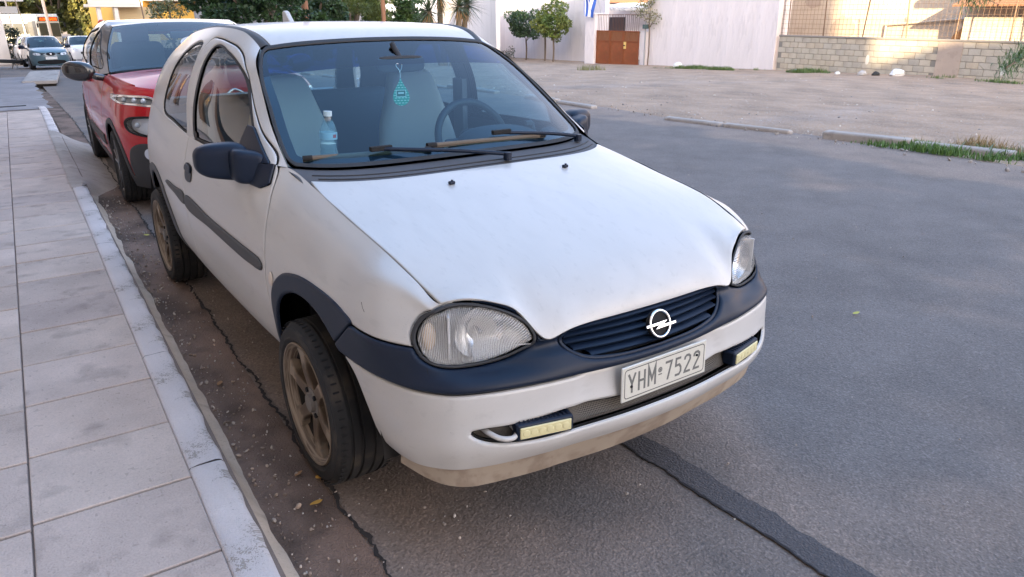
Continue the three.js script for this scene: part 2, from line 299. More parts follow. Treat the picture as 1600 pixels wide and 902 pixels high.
// ---- kerb stones, painted white long ago, with mortar along their foot
const kerbTex = (() => { const a = pfbm(8, 5, 91), b = pnoise(220, 93), c = pfbm(3, 4, 95), e = pnoise(90, 96); return noiseTex(512, (x, y) => { const chip = smooth(.63, .69, a(x, y) * .62 + b(x, y) * .30 + .10 * e(x, y)), w = c(x, y); let v = .66 + .12 * (w - .5) + .06 * (b(x, y) - .5); const r = lerp(v * 1.08, .40, chip), g = lerp(v * .975, .345, chip), bb = lerp(v * .93, .30, chip); return [gl(r), gl(g), gl(bb)]; }); })();
const kerbMat = new THREE.MeshStandardMaterial({ map: clone(kerbTex, 1.6), bumpMap: clone(concMaps[1], 1.4), bumpScale: .006, roughness: .9, side: THREE.DoubleSide });
const kerb = new THREE.Group(); kerb.name = 'kerb'; kerb.userData.kind = 'structure'; scene.add(kerb);
function kerbStone(z0, z1, yA, yB, i) {
  const n = 14, prof = [[-1.178, -.12], [-1.178, .127], [-1.172, .134], [-1.150, .137], [-1.095, .136], [-1.078, .131], [-1.068, .119], [-1.062, .08], [-1.058, -.05]], pos = [], uv = [], id = [];
  for (let k = 0; k <= n; k++) { const t = k / n, z = lerp(z0, z1, t), yy = lerp(yA, yB, t); prof.forEach(([x, y], q) => { const w = q > 1 && q < 8 ? .003 * n3(x * 30, i, z * 5) + .0035 * n3(x * 60, i + 3, z * 22) : 0; pos.push(toX(x + (q > 4 ? w * 2.2 : w), z), (y > 0 ? (y - .137) + yy : y) + w + hF(z), z); uv.push(x * 1 + y, z); }); }
  const m = prof.length; for (let k = 0; k < n; k++) for (let q = 0; q < m - 1; q++) { const a = k * m + q; id.push(a, a + 1, a + m, a + 1, a + m + 1, a + m); }
  const g = new THREE.BufferGeometry(); g.setAttribute('position', new THREE.Float32BufferAttribute(pos, 3)); g.setAttribute('uv', new THREE.Float32BufferAttribute(uv, 2)); g.setIndex(id); const ng = toCreasedNormals(g, 1.2); const o = part(kerb, i ? 'kerb_stone_' + String(i).padStart(3, '0') : 'kerb_stone', ng, kerbMat);
}
{ let i = 0; for (let z = 1.9; z > -5.0; z -= .99) kerbStone(z, Math.max(-5.1, z - .985), .137, .137, i++); kerbStone(-5.1, -5.75, .137, .05, i++); kerbStone(-8.1, -8.9, .045, .137, i++); for (let z = -8.905; z > -12.2; z -= .99) kerbStone(z, z - .985, .137, .137, i++); for (let z = -12.6; z > -27; z -= .99) kerbStone(z, z - .985, .12, .12, i++); }
{ // mortar fillet at the foot of the kerb
  const pos = [], uv = [], id = [], n = 420, pr = [[-1.066, .112], [-1.056, .07], [-1.040, .03], [-1.020, .012], [-1.0, .002]];
  for (let k = 0; k <= n; k++) { const z = lerp(2, -5.2, k / n); pr.forEach(([x, y], q) => { const w = .014 * fbm(q * .7, 2, z * 2.1, 5) * (.4 + q * .4); pos.push(toX(x + w * (q ? 1.3 : 0), z), y + w * .5 + .004, z); uv.push(x * 1.4 + y, z); }); }
  const m = pr.length; for (let k = 0; k < n; k++) for (let q = 0; q < m - 1; q++) { const a = k * m + q; id.push(a, a + 1, a + m, a + 1, a + m + 1, a + m); }
  const g = new THREE.BufferGeometry(); g.setAttribute('position', new THREE.Float32BufferAttribute(pos, 3)); g.setAttribute('uv', new THREE.Float32BufferAttribute(uv, 2)); g.setIndex(id); g.computeVertexNormals(); part(kerb, 'mortar', g, conc(1.30, 1.10, .88, 1.2)); }
// the smooth dropped kerb of the driveway
{ const pos = [], uv = [], id = [], n = 48, m = 16; for (let k = 0; k <= n; k++) { const z = lerp(-5.0, -9.0, k / n), e = smooth(0, .16, k / n) * smooth(1, .84, k / n); for (let q = 0; q <= m; q++) { const t = q / m, x = lerp(-1.185, lerp(-1.045, -.70 + .03 * n3(z, 4, 1), e), t); pos.push(toX(x, z), .139 * (1 - smooth(lerp(.55, .02, e), 1, t)) + .005 * n3(x * 6, 1, z * 4) * t - .006 * t, z); uv.push(x, z); } }
  for (let k = 0; k < n; k++) for (let q = 0; q < m; q++) { const a = k * (m + 1) + q; id.push(a, a + 1, a + m + 1, a + 1, a + m + 2, a + m + 1); }
  const g = new THREE.BufferGeometry(); g.setAttribute('position', new THREE.Float32BufferAttribute(pos, 3)); g.setAttribute('uv', new THREE.Float32BufferAttribute(uv, 2)); g.setIndex(id); g.computeVertexNormals(); part(kerb, 'ramp', g, conc(.98, .88, .78, .9)); }
// concrete forecourt and footway further along
struct('footway', sheet(-4.2, -1.0, -12.36, -27.5, 8, 60, .125, (z, s) => (s ? .12 * n3(1, 2, z) : 0)), conc(.72, .70, .72, .35));
struct('side_road', sheet(-6, -.7, -27.5, -46, 10, 40, .02, null, roadCol), asphalt);
struct('drain_grate', bx(.42, .012, .07).translate(toX(-1.55, -13.5), .131 + hF(-13.5), -13.5), std(.03, .03, .032, .8));
// ---- the gravel lot across the road
const lotCol = (x, z) => { let v = 1 + .22 * fbm(x * .16, 2, z * .30, 4) + .12 * fbm(x * .8, 6, z * 1.5, 4); const tr = smooth(.12, .4, fbm(x * .12 + 5, 3, z * .5, 4)); return [v * lerp(1.0, .92, tr), v * lerp(.97, .95, tr), v * lerp(.93, 1.0, tr)]; };
{ const g = sheet(0, 30, 14, -62, 150, 260, (x, z, t) => (t === 0 ? -.035 : 0) + .012 + .03 * Math.abs(n3(x * .5, 1, z * .5)) * smooth(0, .1, t) + .012 * Math.abs(n3(x * 2, 1, z * 2)) * smooth(0, .05, t), (z, s) => (s ? 0 : roadEdge(z)), lotCol); struct('gravel_lot', g, soilMat()); }
// kerb stones half buried along the far side
{ const far = new THREE.Group(); far.name = 'roadside_kerb'; far.userData.kind = 'structure'; scene.add(far); const fk = conc(.86, .80, .74, 1.1); let i = 0;
  const stone = (x0, z0, x1, z1, w, h, y) => { const l = Math.hypot(x1 - x0, z1 - z0), g = new RoundedBoxGeometry(w, .26, l, 3, .035), p = g.attributes.position, u = g.attributes.uv; for (let k = 0; k < p.count; k++) { p.setY(k, p.getY(k) + .012 * n3(p.getX(k) * 9, i, p.getZ(k) * 3)); p.setX(k, p.getX(k) + .014 * n3(i, p.getY(k) * 7, p.getZ(k) * 4)); u.setXY(k, p.getX(k) + p.getY(k), p.getZ(k)); } g.computeVertexNormals(); const m = part(far, i ? 'kerb_stone_' + String(i).padStart(3, '0') : 'kerb_stone', g, fk); i++; m.position.set((x0 + x1) / 2, H((x0 + x1) / 2, (z0 + z1) / 2) - .13 + y, (z0 + z1) / 2); m.rotation.y = Math.atan2(x1 - x0, z1 - z0); };
  stone(6.95, -4.75, 7.12, -3.78, .14, .1, .055); stone(6.83, -5.75, 6.95, -4.78, .14, .1, .05); stone(7.20, -3.35, 7.42, -2.35, .2, .1, .10); stone(7.43, -2.32, 7.62, -1.3, .2, .1, .085); stone(7.64, -1.25, 7.8, -.3, .2, .1, .05);
  for (let z = -7.4; z > -30; z -= 1.02) if (rnd() < .8) stone(toX(6.62, z), z, toX(6.62, z - .98), z - .98, .15, .1, rr(.05, .09)); }
// ---------------------------------------------------------------- walls, gate, houses, trees
const rough = (r, g, b, rep, sc, o = {}) => new THREE.MeshStandardMaterial({ map: clone(plasterMaps[0], rep), bumpMap: clone(plasterMaps[1], rep), bumpScale: sc, color: RGB(r, g, b), roughness: .93, side: THREE.DoubleSide, ...o });
const plasterMaps = (() => { const c1 = pfbm(5, 6, 101), c2 = pfbm(3, 5, 103), f = pnoise(256, 105), e = pfbm(14, 4, 107), hg = []; const t = noiseTex(512, (x, y) => { const m = c1(x, y), w = c2(x, y); let v = .98 + .06 * (m - .5) + .07 * (w - .5); const st = smooth(.62, .72, e(x, y)) * .035; v -= st; hg.push(m * .55 + e(x, y) * .35 + f(x, y) * .1); return [v, v * .985, v * .975]; }); let k = 0; return [t, noiseTex(512, () => { const h = hg[k++]; return [h, h, h]; }, false)]; })();
function wallBox(len, h, d, u = 1) { const g = new THREE.BoxGeometry(len, h, d, Math.ceil(len / .4), 4, 1).translate(0, h / 2, 0), p = g.attributes.position, q = g.attributes.uv; for (let i = 0; i < p.count; i++) q.setXY(i, p.getX(i) * u, p.getY(i) * u); return g; }
function span(o, a, b) { o.position.set((a[0] + b[0]) / 2, 0, (a[1] + b[1]) / 2); o.rotation.y = Math.atan2(-(b[1] - a[1]), b[0] - a[0]); return Math.hypot(b[0] - a[0], b[1] - a[1]); }
const whiteWall = () => rough(.74, .705, .73, .55, .05), dirtyFoot = std(.46, .36, .27, .95);
// soft uneven top line for old masonry
function oldWall(name, label, a, b, h0, h1, base, mat, foot) {
  const o = thing(name, label, 'wall'), L = span(o, a, b); const g = wallBox(L, 1, .25), p = g.attributes.position;
  for (let i = 0; i < p.count; i++) { const t = p.getX(i) / L + .5; p.setY(i, base + p.getY(i) * (lerp(h0, h1, t) - base + .03 * n3(p.getX(i) * .7, 1, 2)) ); p.setZ(i, p.getZ(i) + .02 * n3(p.getX(i) * 1.4, p.getY(i) * 1.7, 3)); } g.computeVertexNormals();
  part(o, 'masonry', toCreasedNormals(g, .8), mat); return [o, L];
}
oldWall('boundary_wall', 'rough whitewashed wall behind the two small trees, left of the gate', [33.5, -58], [27.25, -30.15], 2.6, 2.35, -1.9, whiteWall());
oldWall('boundary_wall', 'long rough whitewashed wall between the brown gate and the block wall', [26.35, -26.0], [25.55, -17.75], 2.15, 2.9, -1.5, whiteWall());
{ const o = thing('house_wall', 'tall smooth white house wall rising above the long whitewashed wall', 'wall'); const L = span(o, [26.9, -23.3], [25.95, -17.7]); part(o, 'masonry', wallBox(L, 5.2, .3).translate(0, -1, 0), rough(.80, .77, .79, .3, .012)); part(o, 'drainpipe', rod([-L / 2 + .1, .9, .2], [-L / 2 + .1, 4, .2], .035, 8), std(.5, .5, .5, .6)); part(o, 'eaves', bx(L + .4, .12, .7, 0, 4.25, .2), std(.36, .30, .26, .8)); }
{ // gate with its pillars
  const o = thing('gate_pillar', 'white square pillar left of the brown gate', 'pillar', [26.35, -1.3, -29.95]); part(o, 'shaft', rbx(.95, 2.75, .8, .03, 0, 1.35, 0), whiteWall()); part(o, 'cap', rbx(1.02, .10, .88, .03, 0, 2.74, 0), whiteWall());
  const o2 = thing('gate_pillar', 'narrow white pillar right of the brown gate beside a thin pole', 'pillar', [26.3, -1.3, -26.05]); part(o2, 'shaft', rbx(.5, 1.95, .36, .03, 0, .95, 0), whiteWall());
  const g = thing('metal_gate', 'rust brown sheet metal gate with three leaves and barred top', 'gate', [26.02, -1.06, -27.9], -Math.PI / 2); const rust = (() => { const a = pfbm(4, 5, 131), b = pfbm(20, 3, 133); return noiseTex(256, (x, y) => { const v = a(x, y), w = b(x, y); return [.50 + .12 * (v - .5) - .08 * (w - .5), .27 + .10 * (v - .5), .14 + .08 * (v - .5)]; }); })();
  const bm = std(1, 1, 1, .55, { map: clone(rust, .7) }), fm = std(.13, .055, .028, .6);
  const W = 3.3, leaf = [[-1.62, -.55], [-.53, .45], [.47, 1.62]];
  leaf.forEach(([a, b], i) => { const w = b - a, l = part(g, 'gate_leaf', bx(w - .03, 1.14, .03, (a + b) / 2, .60, 0), bm); part(l, 'upper_panel', merge([bx(w - .05, .46, .02, (a + b) / 2, 1.42, 0), ...Array.from({ length: 7 }, (_, k) => rod([a + .06 + k * (w - .12) / 6, 1.2, .016], [a + .06 + (k + (k % 2 ? 0 : .5)) * (w - .12) / 6, 1.64, .016], .012, 5))]), fm === null ? bm : std(.20, .075, .03, .6)); part(l, 'frame', merge([bx(w - .02, .06, .05, (a + b) / 2, .03, .01), bx(w - .02, .05, .05, (a + b) / 2, 1.18, .012), bx(w - .02, .05, .05, (a + b) / 2, 1.66, .012), bx(.05, 1.66, .05, a + .03, .84, .011), bx(.05, 1.66, .05, b - .03, .84, .011)]), bm); for (let k = 0; k < 8; k++) part(l, 'bar', rod([a + .08 + k * (w - .16) / 7, 1.68, 0], [a + .08 + k * (w - .16) / 7, 2.45, 0], .011, 5), fm); part(l, 'top_rail', bx(w - .04, .03, .03, (a + b) / 2, 2.46, 0), fm); });
  part(g, 'lock_plate', bx(.20, .36, .015, .60, 1.0, .025), std(.72, .50, .16, .5)); part(g, 'lock', cyl(.035, .03, .06, 12).rotateX(Math.PI / 2).translate(.6, .98, .05), std(.05, .04, .03, .5));
}
{ const p = thing('thin_post', 'thin grey metal post at the right side of the brown gate', 'post', [25.9, -1.2, -25.75]); part(p, 'shaft', cyl(.035, .035, 2.3, 10, 0, 1.15, 0), std(.28, .29, .31, .6)); part(p, 'letterbox', rbx(.34, .2, .16, .02, .0, 2.05, .02), std(.06, .10, .11, .6)); }
// flag on its pole above the pillar
{ const f = thing('flag', 'blue and white striped flag hanging above the gate pillar', 'flag', [25.95, 0, -29.6]); part(f, 'pole', rod([.5, 1.2, 0], [-.25, 3.3, .05], .02, 8), std(.5, .5, .5, .5));
  const stripes = 9; for (let s = 0; s < stripes; s++) { const rows = [0, 1].map((k) => { const r = []; for (let i = 0; i <= 12; i++) { const t = i / 12, y = lerp(2.9, 1.25, t), q = (s + k) / stripes; r.push([lerp(-.25, -1.15, q) * (1 - .25 * t) + .10 * Math.sin(t * 5 + q * 6) + .1, y + .10 * q, .10 * Math.sin(q * 11 + t * 3)]); } return r; }); part(f, 'stripe', finish(surface(rows, 2, 14), surface(rows, 2, 14).P, 0, true), s % 2 ? std(.80, .80, .82, .8) : std(.03, .10, .42, .8)); } }
// house behind the gate: shaded porch, corrugated awning, tiled eaves
const tileMat = std(.42, .19, .10, .85);
function tiledRoof(parent, L, y, z, depth, rise, n) { for (let i = 0; i < n; i++) { const g = new THREE.CylinderGeometry(L / n * .42, L / n * .48, Math.hypot(depth, rise), 8, 3, true, 0, Math.PI).rotateX(-Math.PI / 2).rotateY(Math.PI).rotateX(-Math.atan2(rise, depth)); g.rotateZ(0); g.translate(-L / 2 + (i + .5) * L / n, y + rise / 2, z - depth / 2); part(parent, 'tile_row', g, tileMat); } part(parent, 'roof_base', new THREE.BoxGeometry(L, .06, Math.hypot(depth, rise)).rotateX(Math.atan2(rise, depth)).translate(0, y + rise / 2 - .06, z - depth / 2), std(.30, .15, .09, .9)); }
{ const h = thing('house', 'white house behind the gate with corrugated awning and tiled roof', 'house', [28.6, -1.2, -31.5], -Math.PI / 2 + .14); const W = 13; part(h, 'wall', bx(W, 3.4, 4, -.5, 1.7, -4.2), rough(.78, .74, .74, .4, .02)); part(h, 'door', bx(1.3, 2.2, .06, 2.2, 1.35, -2.17), std(.14, .12, .12, .8)); part(h, 'window', bx(1.2, 1.1, .05, -1.2, 1.9, -2.17), std(.05, .05, .06, .3));
  for (let i = 0; i < 26; i++) part(h, 'awning_sheet', new THREE.CylinderGeometry(.09, .09, 2.6, 8, 1, true, 0, Math.PI).rotateX(Math.PI / 2 + .14).translate(-.8 + i * .19, 3.05, -1.2), i % 2 ? std(.62, .62, .64, .6) : std(.45, .45, .48, .6)); part(h, 'awning_post', cyl(.06, .06, 3, 10, 3.7, 1.5, -.1), std(.75, .74, .74, .7)); part(h, 'fascia', bx(9, .18, .06, 1.2, 2.9, .02), std(.66, .64, .64, .7)); const rf = new THREE.Group(); rf.name = 'roof'; h.add(rf); tiledRoof(rf, W + .6, 3.35, -1.9, 4.6, 1.3, 34); }
// ---- block wall with a wire fence on it
{
  const o = thing('block_wall', 'weathered grey concrete block wall with a wire fence on top', 'wall'); const a = [25.5, -17.6], b = [24.0, -3.2], L = span(o, a, b), base = -.86;
  const bt = (() => { const c = pfbm(6, 5, 151), f = pnoise(128, 153), w = pfbm(2, 4, 155); return noiseTex(256, (x, y) => { const m = c(x, y), k = w(x, y); let v = .42 + .12 * (m - .5) + .12 * (k - .5); v *= .9 + .2 * f(x, y); return [gl(v), gl(v * .93), gl(v * .83)]; }); })();
  const bms = [std(1.0, .97, .90, .95), std(1.05, 1.0, .92, .95), std(.95, .93, .89, .95), std(1.06, .98, .87, .95)]; bms.forEach((m) => { m.map = clone(bt, 1); });
  part(o, 'mortar_bed', bx(L - .02, 1.40, .13, 0, base + .70, 0), std(.22, .205, .185, .95));
  const bw = .40, bh = .205, n = Math.floor(L / bw), vs = [0, 1, 2].map((s) => { const g = rbx(bw - .014, bh - .014, .165, .008, 0, 0, 0, 1), u = g.attributes.uv, p = g.attributes.position; for (let i = 0; i < u.count; i++) u.setXY(i, p.getX(i) * .9 + s * .3, p.getY(i) * .9 + s * .41); return g; });
  let k = 0; for (let r = 0; r < 7; r++) for (let i = 0; i < n; i++) { const x = -L / 2 + (i + .5 + (r % 2 ? .5 : 0)) * bw; if (x > L / 2 - .1 || (x > -L / 2 + 6.8 && x < -L / 2 + 7.6)) continue; const m = part(o, k++ ? 'block_' + String(k).padStart(3, '0') : 'block', vs[k % 3], bms[Math.floor(rr(0, 4))]); m.position.set(x, base + (r + .5) * bh, rr(-.004, .006)); }
  const pm = std(.40, .33, .28, .95); part(o, 'plaster_patch', wallBox(.82, 1.42, .20).translate(-L / 2 + 7.2, base, 0), rough(.42, .35, .30, .6, .02)); part(o, 'coping', rbx(L, .07, .22, .02, 0, base + 1.455, 0), std(.24, .22, .20, .95));
  for (const [x, h, w] of [[4.2 - L / 2, .35, .07], [9.0 - L / 2, .5, .10], [11.6 - L / 2, .95, .16]]) { const s = new THREE.Shape(); for (let i = 0; i <= 20; i++) { const t = i / 20 * Math.PI * 2, q = 1 + .3 * n3(Math.cos(t) * 2, x, Math.sin(t) * 2); const px = Math.cos(t) * w * q, py = Math.sin(t) * h * .5 * q; i ? s.lineTo(px, py) : s.moveTo(px, py); } const g = new THREE.ExtrudeGeometry(s, { depth: .008, bevelEnabled: false }); part(o, 'mortar_smear', g.translate(x, base + .72, .083), std(.58, .56, .53, .95)); }
  const f = thing('wire_fence', 'rusty welded wire fence with thin posts above the block wall', 'fence'); span(f, a, b); const top = base + 1.49, fh = 1.7, fm = std(.18, .115, .075, .8); for (let x = -L / 2 + .35; x < L / 2; x += 1.72) part(f, 'fence_post', rod([x, top - .05, 0], [x + rr(-.12, .12), top + fh, rr(-.1, .1)], .022, 6), fm);
  const wires = []; for (let x = -L / 2; x < L / 2; x += .17) wires.push(rod([x, top, .02], [x + .02, top + fh, .02], .0045, 4)); for (let y = .08; y < fh; y += .17) wires.push(rod([-L / 2, top + y, .024], [L / 2, top + y, .024], .0045, 4)); tag(part(f, 'wire_mesh', merge(wires), fm), null, null, null, 'stuff');
  // the old house behind it
  const h = thing('old_house', 'old cream plastered house behind the wire fence with a tiled lean-to', 'house'); span(h, [28.4, -19], [26.4, -1.5]); const cream = rough(.56, .48, .39, .35, .05); part(h, 'wall', wallBox(19, 5.5, .3).translate(0, -1, 0), cream); part(h, 'lean_to_wall', wallBox(9.2, 2.55, .3).translate(4.0, -.8, 1.0), rough(.58, .52, .44, .3, .03)); part(h, 'pipe', merge([rod([-4.2, 1.0, .25], [-1.9, 1.18, .25], .04, 8), rod([-1.9, 1.18, .25], [.3, 1.35, .25], .05, 8), rod([-4.2, -.5, .25], [-4.2, 1.0, .25], .04, 8)]), std(.42, .36, .30, .8));
  const s = new THREE.Shape(); [[-2.3, -.4], [-.85, -.4], [-.55, .55], [-.45, 1.45], [-.95, 1.5], [-1.3, .95], [-1.85, .45]].forEach((p, i) => i ? s.lineTo(...p) : s.moveTo(...p)); part(h, 'rusty_sheet', new THREE.ExtrudeGeometry(s, { depth: .02, bevelEnabled: false }).translate(.4, .25, .22), std(.38, .17, .06, .85)); for (const [x, y, w, hh] of [[-6.2, .9, 1.1, .9], [-7.9, 1.9, .8, .5], [-5.4, 2.3, .7, .5]]) { const q = new THREE.Shape(); for (let i = 0; i <= 24; i++) { const t = i / 24 * Math.PI * 2, r = 1 + .45 * n3(Math.cos(t) * 1.8, x, Math.sin(t) * 1.8); i ? q.lineTo(Math.cos(t) * w * .5 * r, Math.sin(t) * hh * .5 * r) : q.moveTo(w * .5, 0); } part(h, 'bare_masonry', new THREE.ExtrudeGeometry(q, { depth: .01, bevelEnabled: false }).translate(x, y, .155), std(.40, .32, .26, .95)); }
  const rf = new THREE.Group(); rf.name = 'roof'; h.add(rf); rf.position.set(4.0, 0, .85); tiledRoof(rf, 9.2, 1.72, 1.1, 2.2, .8, 26);
}
// ---- trees
const leafGeo = (list) => { const pos = [], nor = [], id = []; for (const [p, d, u, l, w] of list) { const s = V().crossVectors(d, u).normalize(), n = V().crossVectors(s, d).normalize(), b = pos.length / 3; for (const [a, c, h] of [[0, 0, 0], [.5, 1, .12], [1, 0, 0], [.5, -1, .12]]) { pos.push(p.x + d.x * l * a + s.x * w * c + n.x * h * w, p.y + d.y * l * a + s.y * w * c + n.y * h * w, p.z + d.z * l * a + s.z * w * c + n.z * h * w); nor.push(n.x, n.y, n.z); } id.push(b, b + 1, b + 2, b, b + 2, b + 3); } const g = new THREE.BufferGeometry(); g.setAttribute('position', new THREE.Float32BufferAttribute(pos, 3)); g.setAttribute('normal', new THREE.Float32BufferAttribute(nor, 3)); g.setAttribute('uv', new THREE.Float32BufferAttribute(new Float32Array(pos.length / 3 * 2), 2)); g.setIndex(id); return g; };
const dirR = () => { const z = rr(-1, 1), a = rr(0, Math.PI * 2), r = Math.sqrt(1 - z * z); return V(r * Math.cos(a), z, r * Math.sin(a)); };
const leafMat = (r, g, b) => phys(r, g, b, .6, { transmission: .30, thickness: 0 });
const bark = std(.16, .12, .09, .95);
function clumps(c, R, n) { const l = []; for (let i = 0; i < n; i++) { const d = dirR(); const k = Math.cbrt(rr(.15, 1)) * (1 + .35 * n3(d.x * 1.6 + c.x, d.y * 1.6 + R.x, d.z * 1.6)); l.push([V(c.x + d.x * R.x * k, c.y + d.y * R.y * k, c.z + d.z * R.z * k), rr(.20, .40)]); } return l; }
function crownOf(cl, per, len, wid, down = .1) { const L = []; for (const [c, r] of cl) for (let i = 0; i < per; i++) { const d = dirR(), k = r * Math.cbrt(rr(.3, 1)), p = V(c.x + d.x * k, c.y + d.y * k * .8, c.z + d.z * k), o = d.clone().add(dirR().multiplyScalar(.9)); o.y -= down; o.normalize(); const u = dirR(); u.y += 1.2; u.normalize(); L.push([p, o, u, len * rr(.7, 1.3), wid * rr(.7, 1.3)]); } return leafGeo(L); }
function broadTree(name, label, [x, z], h, R, trunkH, mats, { n = 26, per = 90, len = .12, wid = .035, lean = 0, fork = true, rT = .05 } = {}) {
  const y0 = H(x, z) - .05, t = thing(name, label, 'tree', [x, y0, z]); const top = V(lean, trunkH, 0); part(t, 'trunk', merge([tube([[0, -.1, 0], [lean * .4 + .03, trunkH * .5, .02], [lean, trunkH, 0]], rT, 10, 8)]), bark);
  const cl = clumps(V(lean, trunkH + (h - trunkH) * .5, 0), V(R, (h - trunkH) * .52, R), n); const br = cl.slice(0, 7).map(([c]) => tube([[lean, trunkH * .96, 0], [lerp(lean, c.x, .4), lerp(trunkH, c.y, .5), c.z * .4], [c.x, c.y, c.z]], rT * .42, 8, 5)); part(t, 'branches', merge(br), bark);
  const k = Math.ceil(cl.length / mats.length); mats.forEach((m, i) => part(t, i ? 'crown_' + String(i).padStart(3, '0') : 'crown', crownOf(cl.slice(i * k, (i + 1) * k), per, len, wid), m)); return t;
}
const gOrange = [leafMat(.055, .105, .040), leafMat(.085, .150, .040), leafMat(.040, .080, .035)], gLight = [leafMat(.17, .22, .035), leafMat(.12, .19, .035), leafMat(.22, .25, .05)];
broadTree('small_tree', 'small dark green tree with a thin trunk, left one by the white wall', [27.6, -38.2], 3.35, 1.15, 1.25, gOrange, { n: 30, per: 150, len: .15, wid: .045 });
broadTree('small_tree', 'small bright green tree with forked trunk, nearest the gate pillar', [26.55, -34.0], 3.4, 1.05, 1.35, gLight, { n: 32, per: 150, len: .15, wid: .045 });
{ const t = thing('young_trunk', 'bare thin trunk standing between the two small trees', 'tree trunk', [27.0, H(27, -35.4) - .05, -35.4]); part(t, 'trunk', tube([[0, -.1, 0], [.02, 1.0, 0], [-.03, 2.1, .02]], .055, 10, 8), bark); }
broadTree('wall_shrub', 'shrub with pale dry flowers at the right end of the gate', [26.0, -25.6], 3.6, .55, 1.9, [leafMat(.16, .17, .06), leafMat(.40, .36, .24)], { n: 16, per: 70, len: .09, rT: .03 });
broadTree('grey_shrub', 'little grey green bush at the foot of the white wall', [28.2, -41.0], .7, .5, .1, [leafMat(.12, .14, .09)], { n: 8, per: 60, len: .08, rT: .02 });
// the green belt along the far side of the street
broadTree('leafy_tree', 'dense dark green leafy tree behind the roof of the red car', [8.4, -30.5], 5.2, 2.6, .2, [leafMat(.035, .085, .025), leafMat(.05, .11, .03), leafMat(.028, .07, .022)], { n: 110, per: 150, len: .2, wid: .075, rT: .16 });
broadTree('leafy_tree', 'dark green round bush left of the wooden pole behind the white car', [12.3, -35.5], 4.6, 2.0, .2, [leafMat(.03, .075, .025), leafMat(.045, .095, .03)], { n: 80, per: 140, len: .2, wid: .075, rT: .14 });
broadTree('pine_tree', 'yellow green pine crown between the two poles behind the white car roof', [16.0, -39], 6.2, 2.7, .4, [leafMat(.13, .17, .025), leafMat(.17, .20, .03), leafMat(.10, .14, .025)], { n: 95, per: 260, len: .26, wid: .02, rT: .18 });
broadTree('pine_tree', 'bright green tree behind the right pole and left of the yucca', [19.2, -40], 5.5, 1.9, .3, [leafMat(.06, .12, .03), leafMat(.09, .15, .03)], { n: 70, per: 140, len: .2, wid: .07, rT: .14 });
broadTree('leafy_tree', 'far olive green tree in warm sun between pole and bushes', [22, -58], 7, 3.2, 1.5, [leafMat(.16, .15, .04), leafMat(.11, .12, .035)], { n: 50, per: 110, len: .24, wid: .08, rT: .2 });
for (const [x, z, lab, r] of [[11.35, -33, 'thick brown wooden pole behind the white car roof', .17], [14.9, -32.2, 'slim brown wooden pole right of the thick one', .11]]) { const p = thing('wooden_pole', lab, 'pole', [x, H(x, z) - .1, z]); part(p, 'shaft', cyl(r * .85, r, 9, 14, 0, 4.4, 0), std(.30, .15, .085, .9)); }
{ // yucca: rosettes of stiff blades over a skirt of dead leaves
  const y = thing('yucca', 'spiky yucca with green rosettes and brown dead leaves by the white wall', 'plant', [17.6, H(17.6, -31), -31]); const blade = (o, d, l, w, sag) => { const s = V().crossVectors(d, V(0, 1, 0)).normalize(), pos = [], id = []; for (let i = 0; i <= 5; i++) { const t = i / 5, p = o.clone().addScaledVector(d, l * t); p.y -= sag * t * t; const ww = w * (1 - t) * (.4 + .6 * Math.min(1, t * 4)); pos.push(p.x + s.x * ww, p.y, p.z + s.z * ww, p.x, p.y - ww * .35, p.z, p.x - s.x * ww, p.y, p.z - s.z * ww); if (i < 5) { const b = i * 3; id.push(b, b + 3, b + 1, b + 1, b + 3, b + 4, b + 1, b + 4, b + 2, b + 2, b + 4, b + 5); } } const g = new THREE.BufferGeometry(); g.setAttribute('position', new THREE.Float32BufferAttribute(pos, 3)); g.setIndex(id); g.computeVertexNormals(); return g; };
  for (const [cx, cy, cz] of [[-.9, 2.55, 0], [.55, 2.75, .4], [.0, 3.3, -.5], [1.35, 2.85, -.2]]) { part(y, 'stem', tube([[cx * .3, -.1, cz * .3], [cx * .8, cy * .5, cz], [cx, cy, cz]], .14, 8, 8), std(.20, .15, .10, .95)); const gs = [], ds = []; for (let i = 0; i < 120; i++) { const d = dirR(); d.y = d.y * .8 + .18; d.normalize(); gs.push(blade(V(cx, cy, cz), d, rr(.9, 1.45), .04, .18)); } for (let i = 0; i < 34; i++) { const d = dirR(); d.y = -Math.abs(d.y) - .9; d.normalize(); ds.push(blade(V(cx, cy - .05, cz), d, rr(.6, 1.1), .035, .05)); } part(y, 'rosette', merge(gs), leafMat(.075, .105, .045)); part(y, 'dead_leaves', merge(ds), std(.34, .20, .09, .9)); } }
oldWall('rendered_wall', 'pale rendered wall behind the yucca and far trees', [24, -36], [34, -60], 2.6, 2.6, -1.8, rough(.72, .70, .70, .3, .02));
{ const o = thing('concrete_building', 'grey concrete building half hidden behind the green trees', 'building'); span(o, [12, -52], [30, -66]); part(o, 'wall', wallBox(22, 6, 3).translate(0, -1.5, 0), std(.34, .32, .31, .9)); }
// grey garden wall between yellow house and trees
oldWall('garden_wall', 'grey concrete garden wall left of the dark leafy tree', [9.0, -44], [16.5, -44.5], 1.75, 1.9, -1.6, std(.33, .32, .33, .9));
broadTree('leafy_tree', 'loose small tree over the grey garden wall before the yellow house', [8.0, -45.5], 3.6, 1.2, 1.0, [leafMat(.10, .13, .05), leafMat(.20, .19, .06)], { n: 22, per: 70, len: .16, wid: .05, rT: .08 });
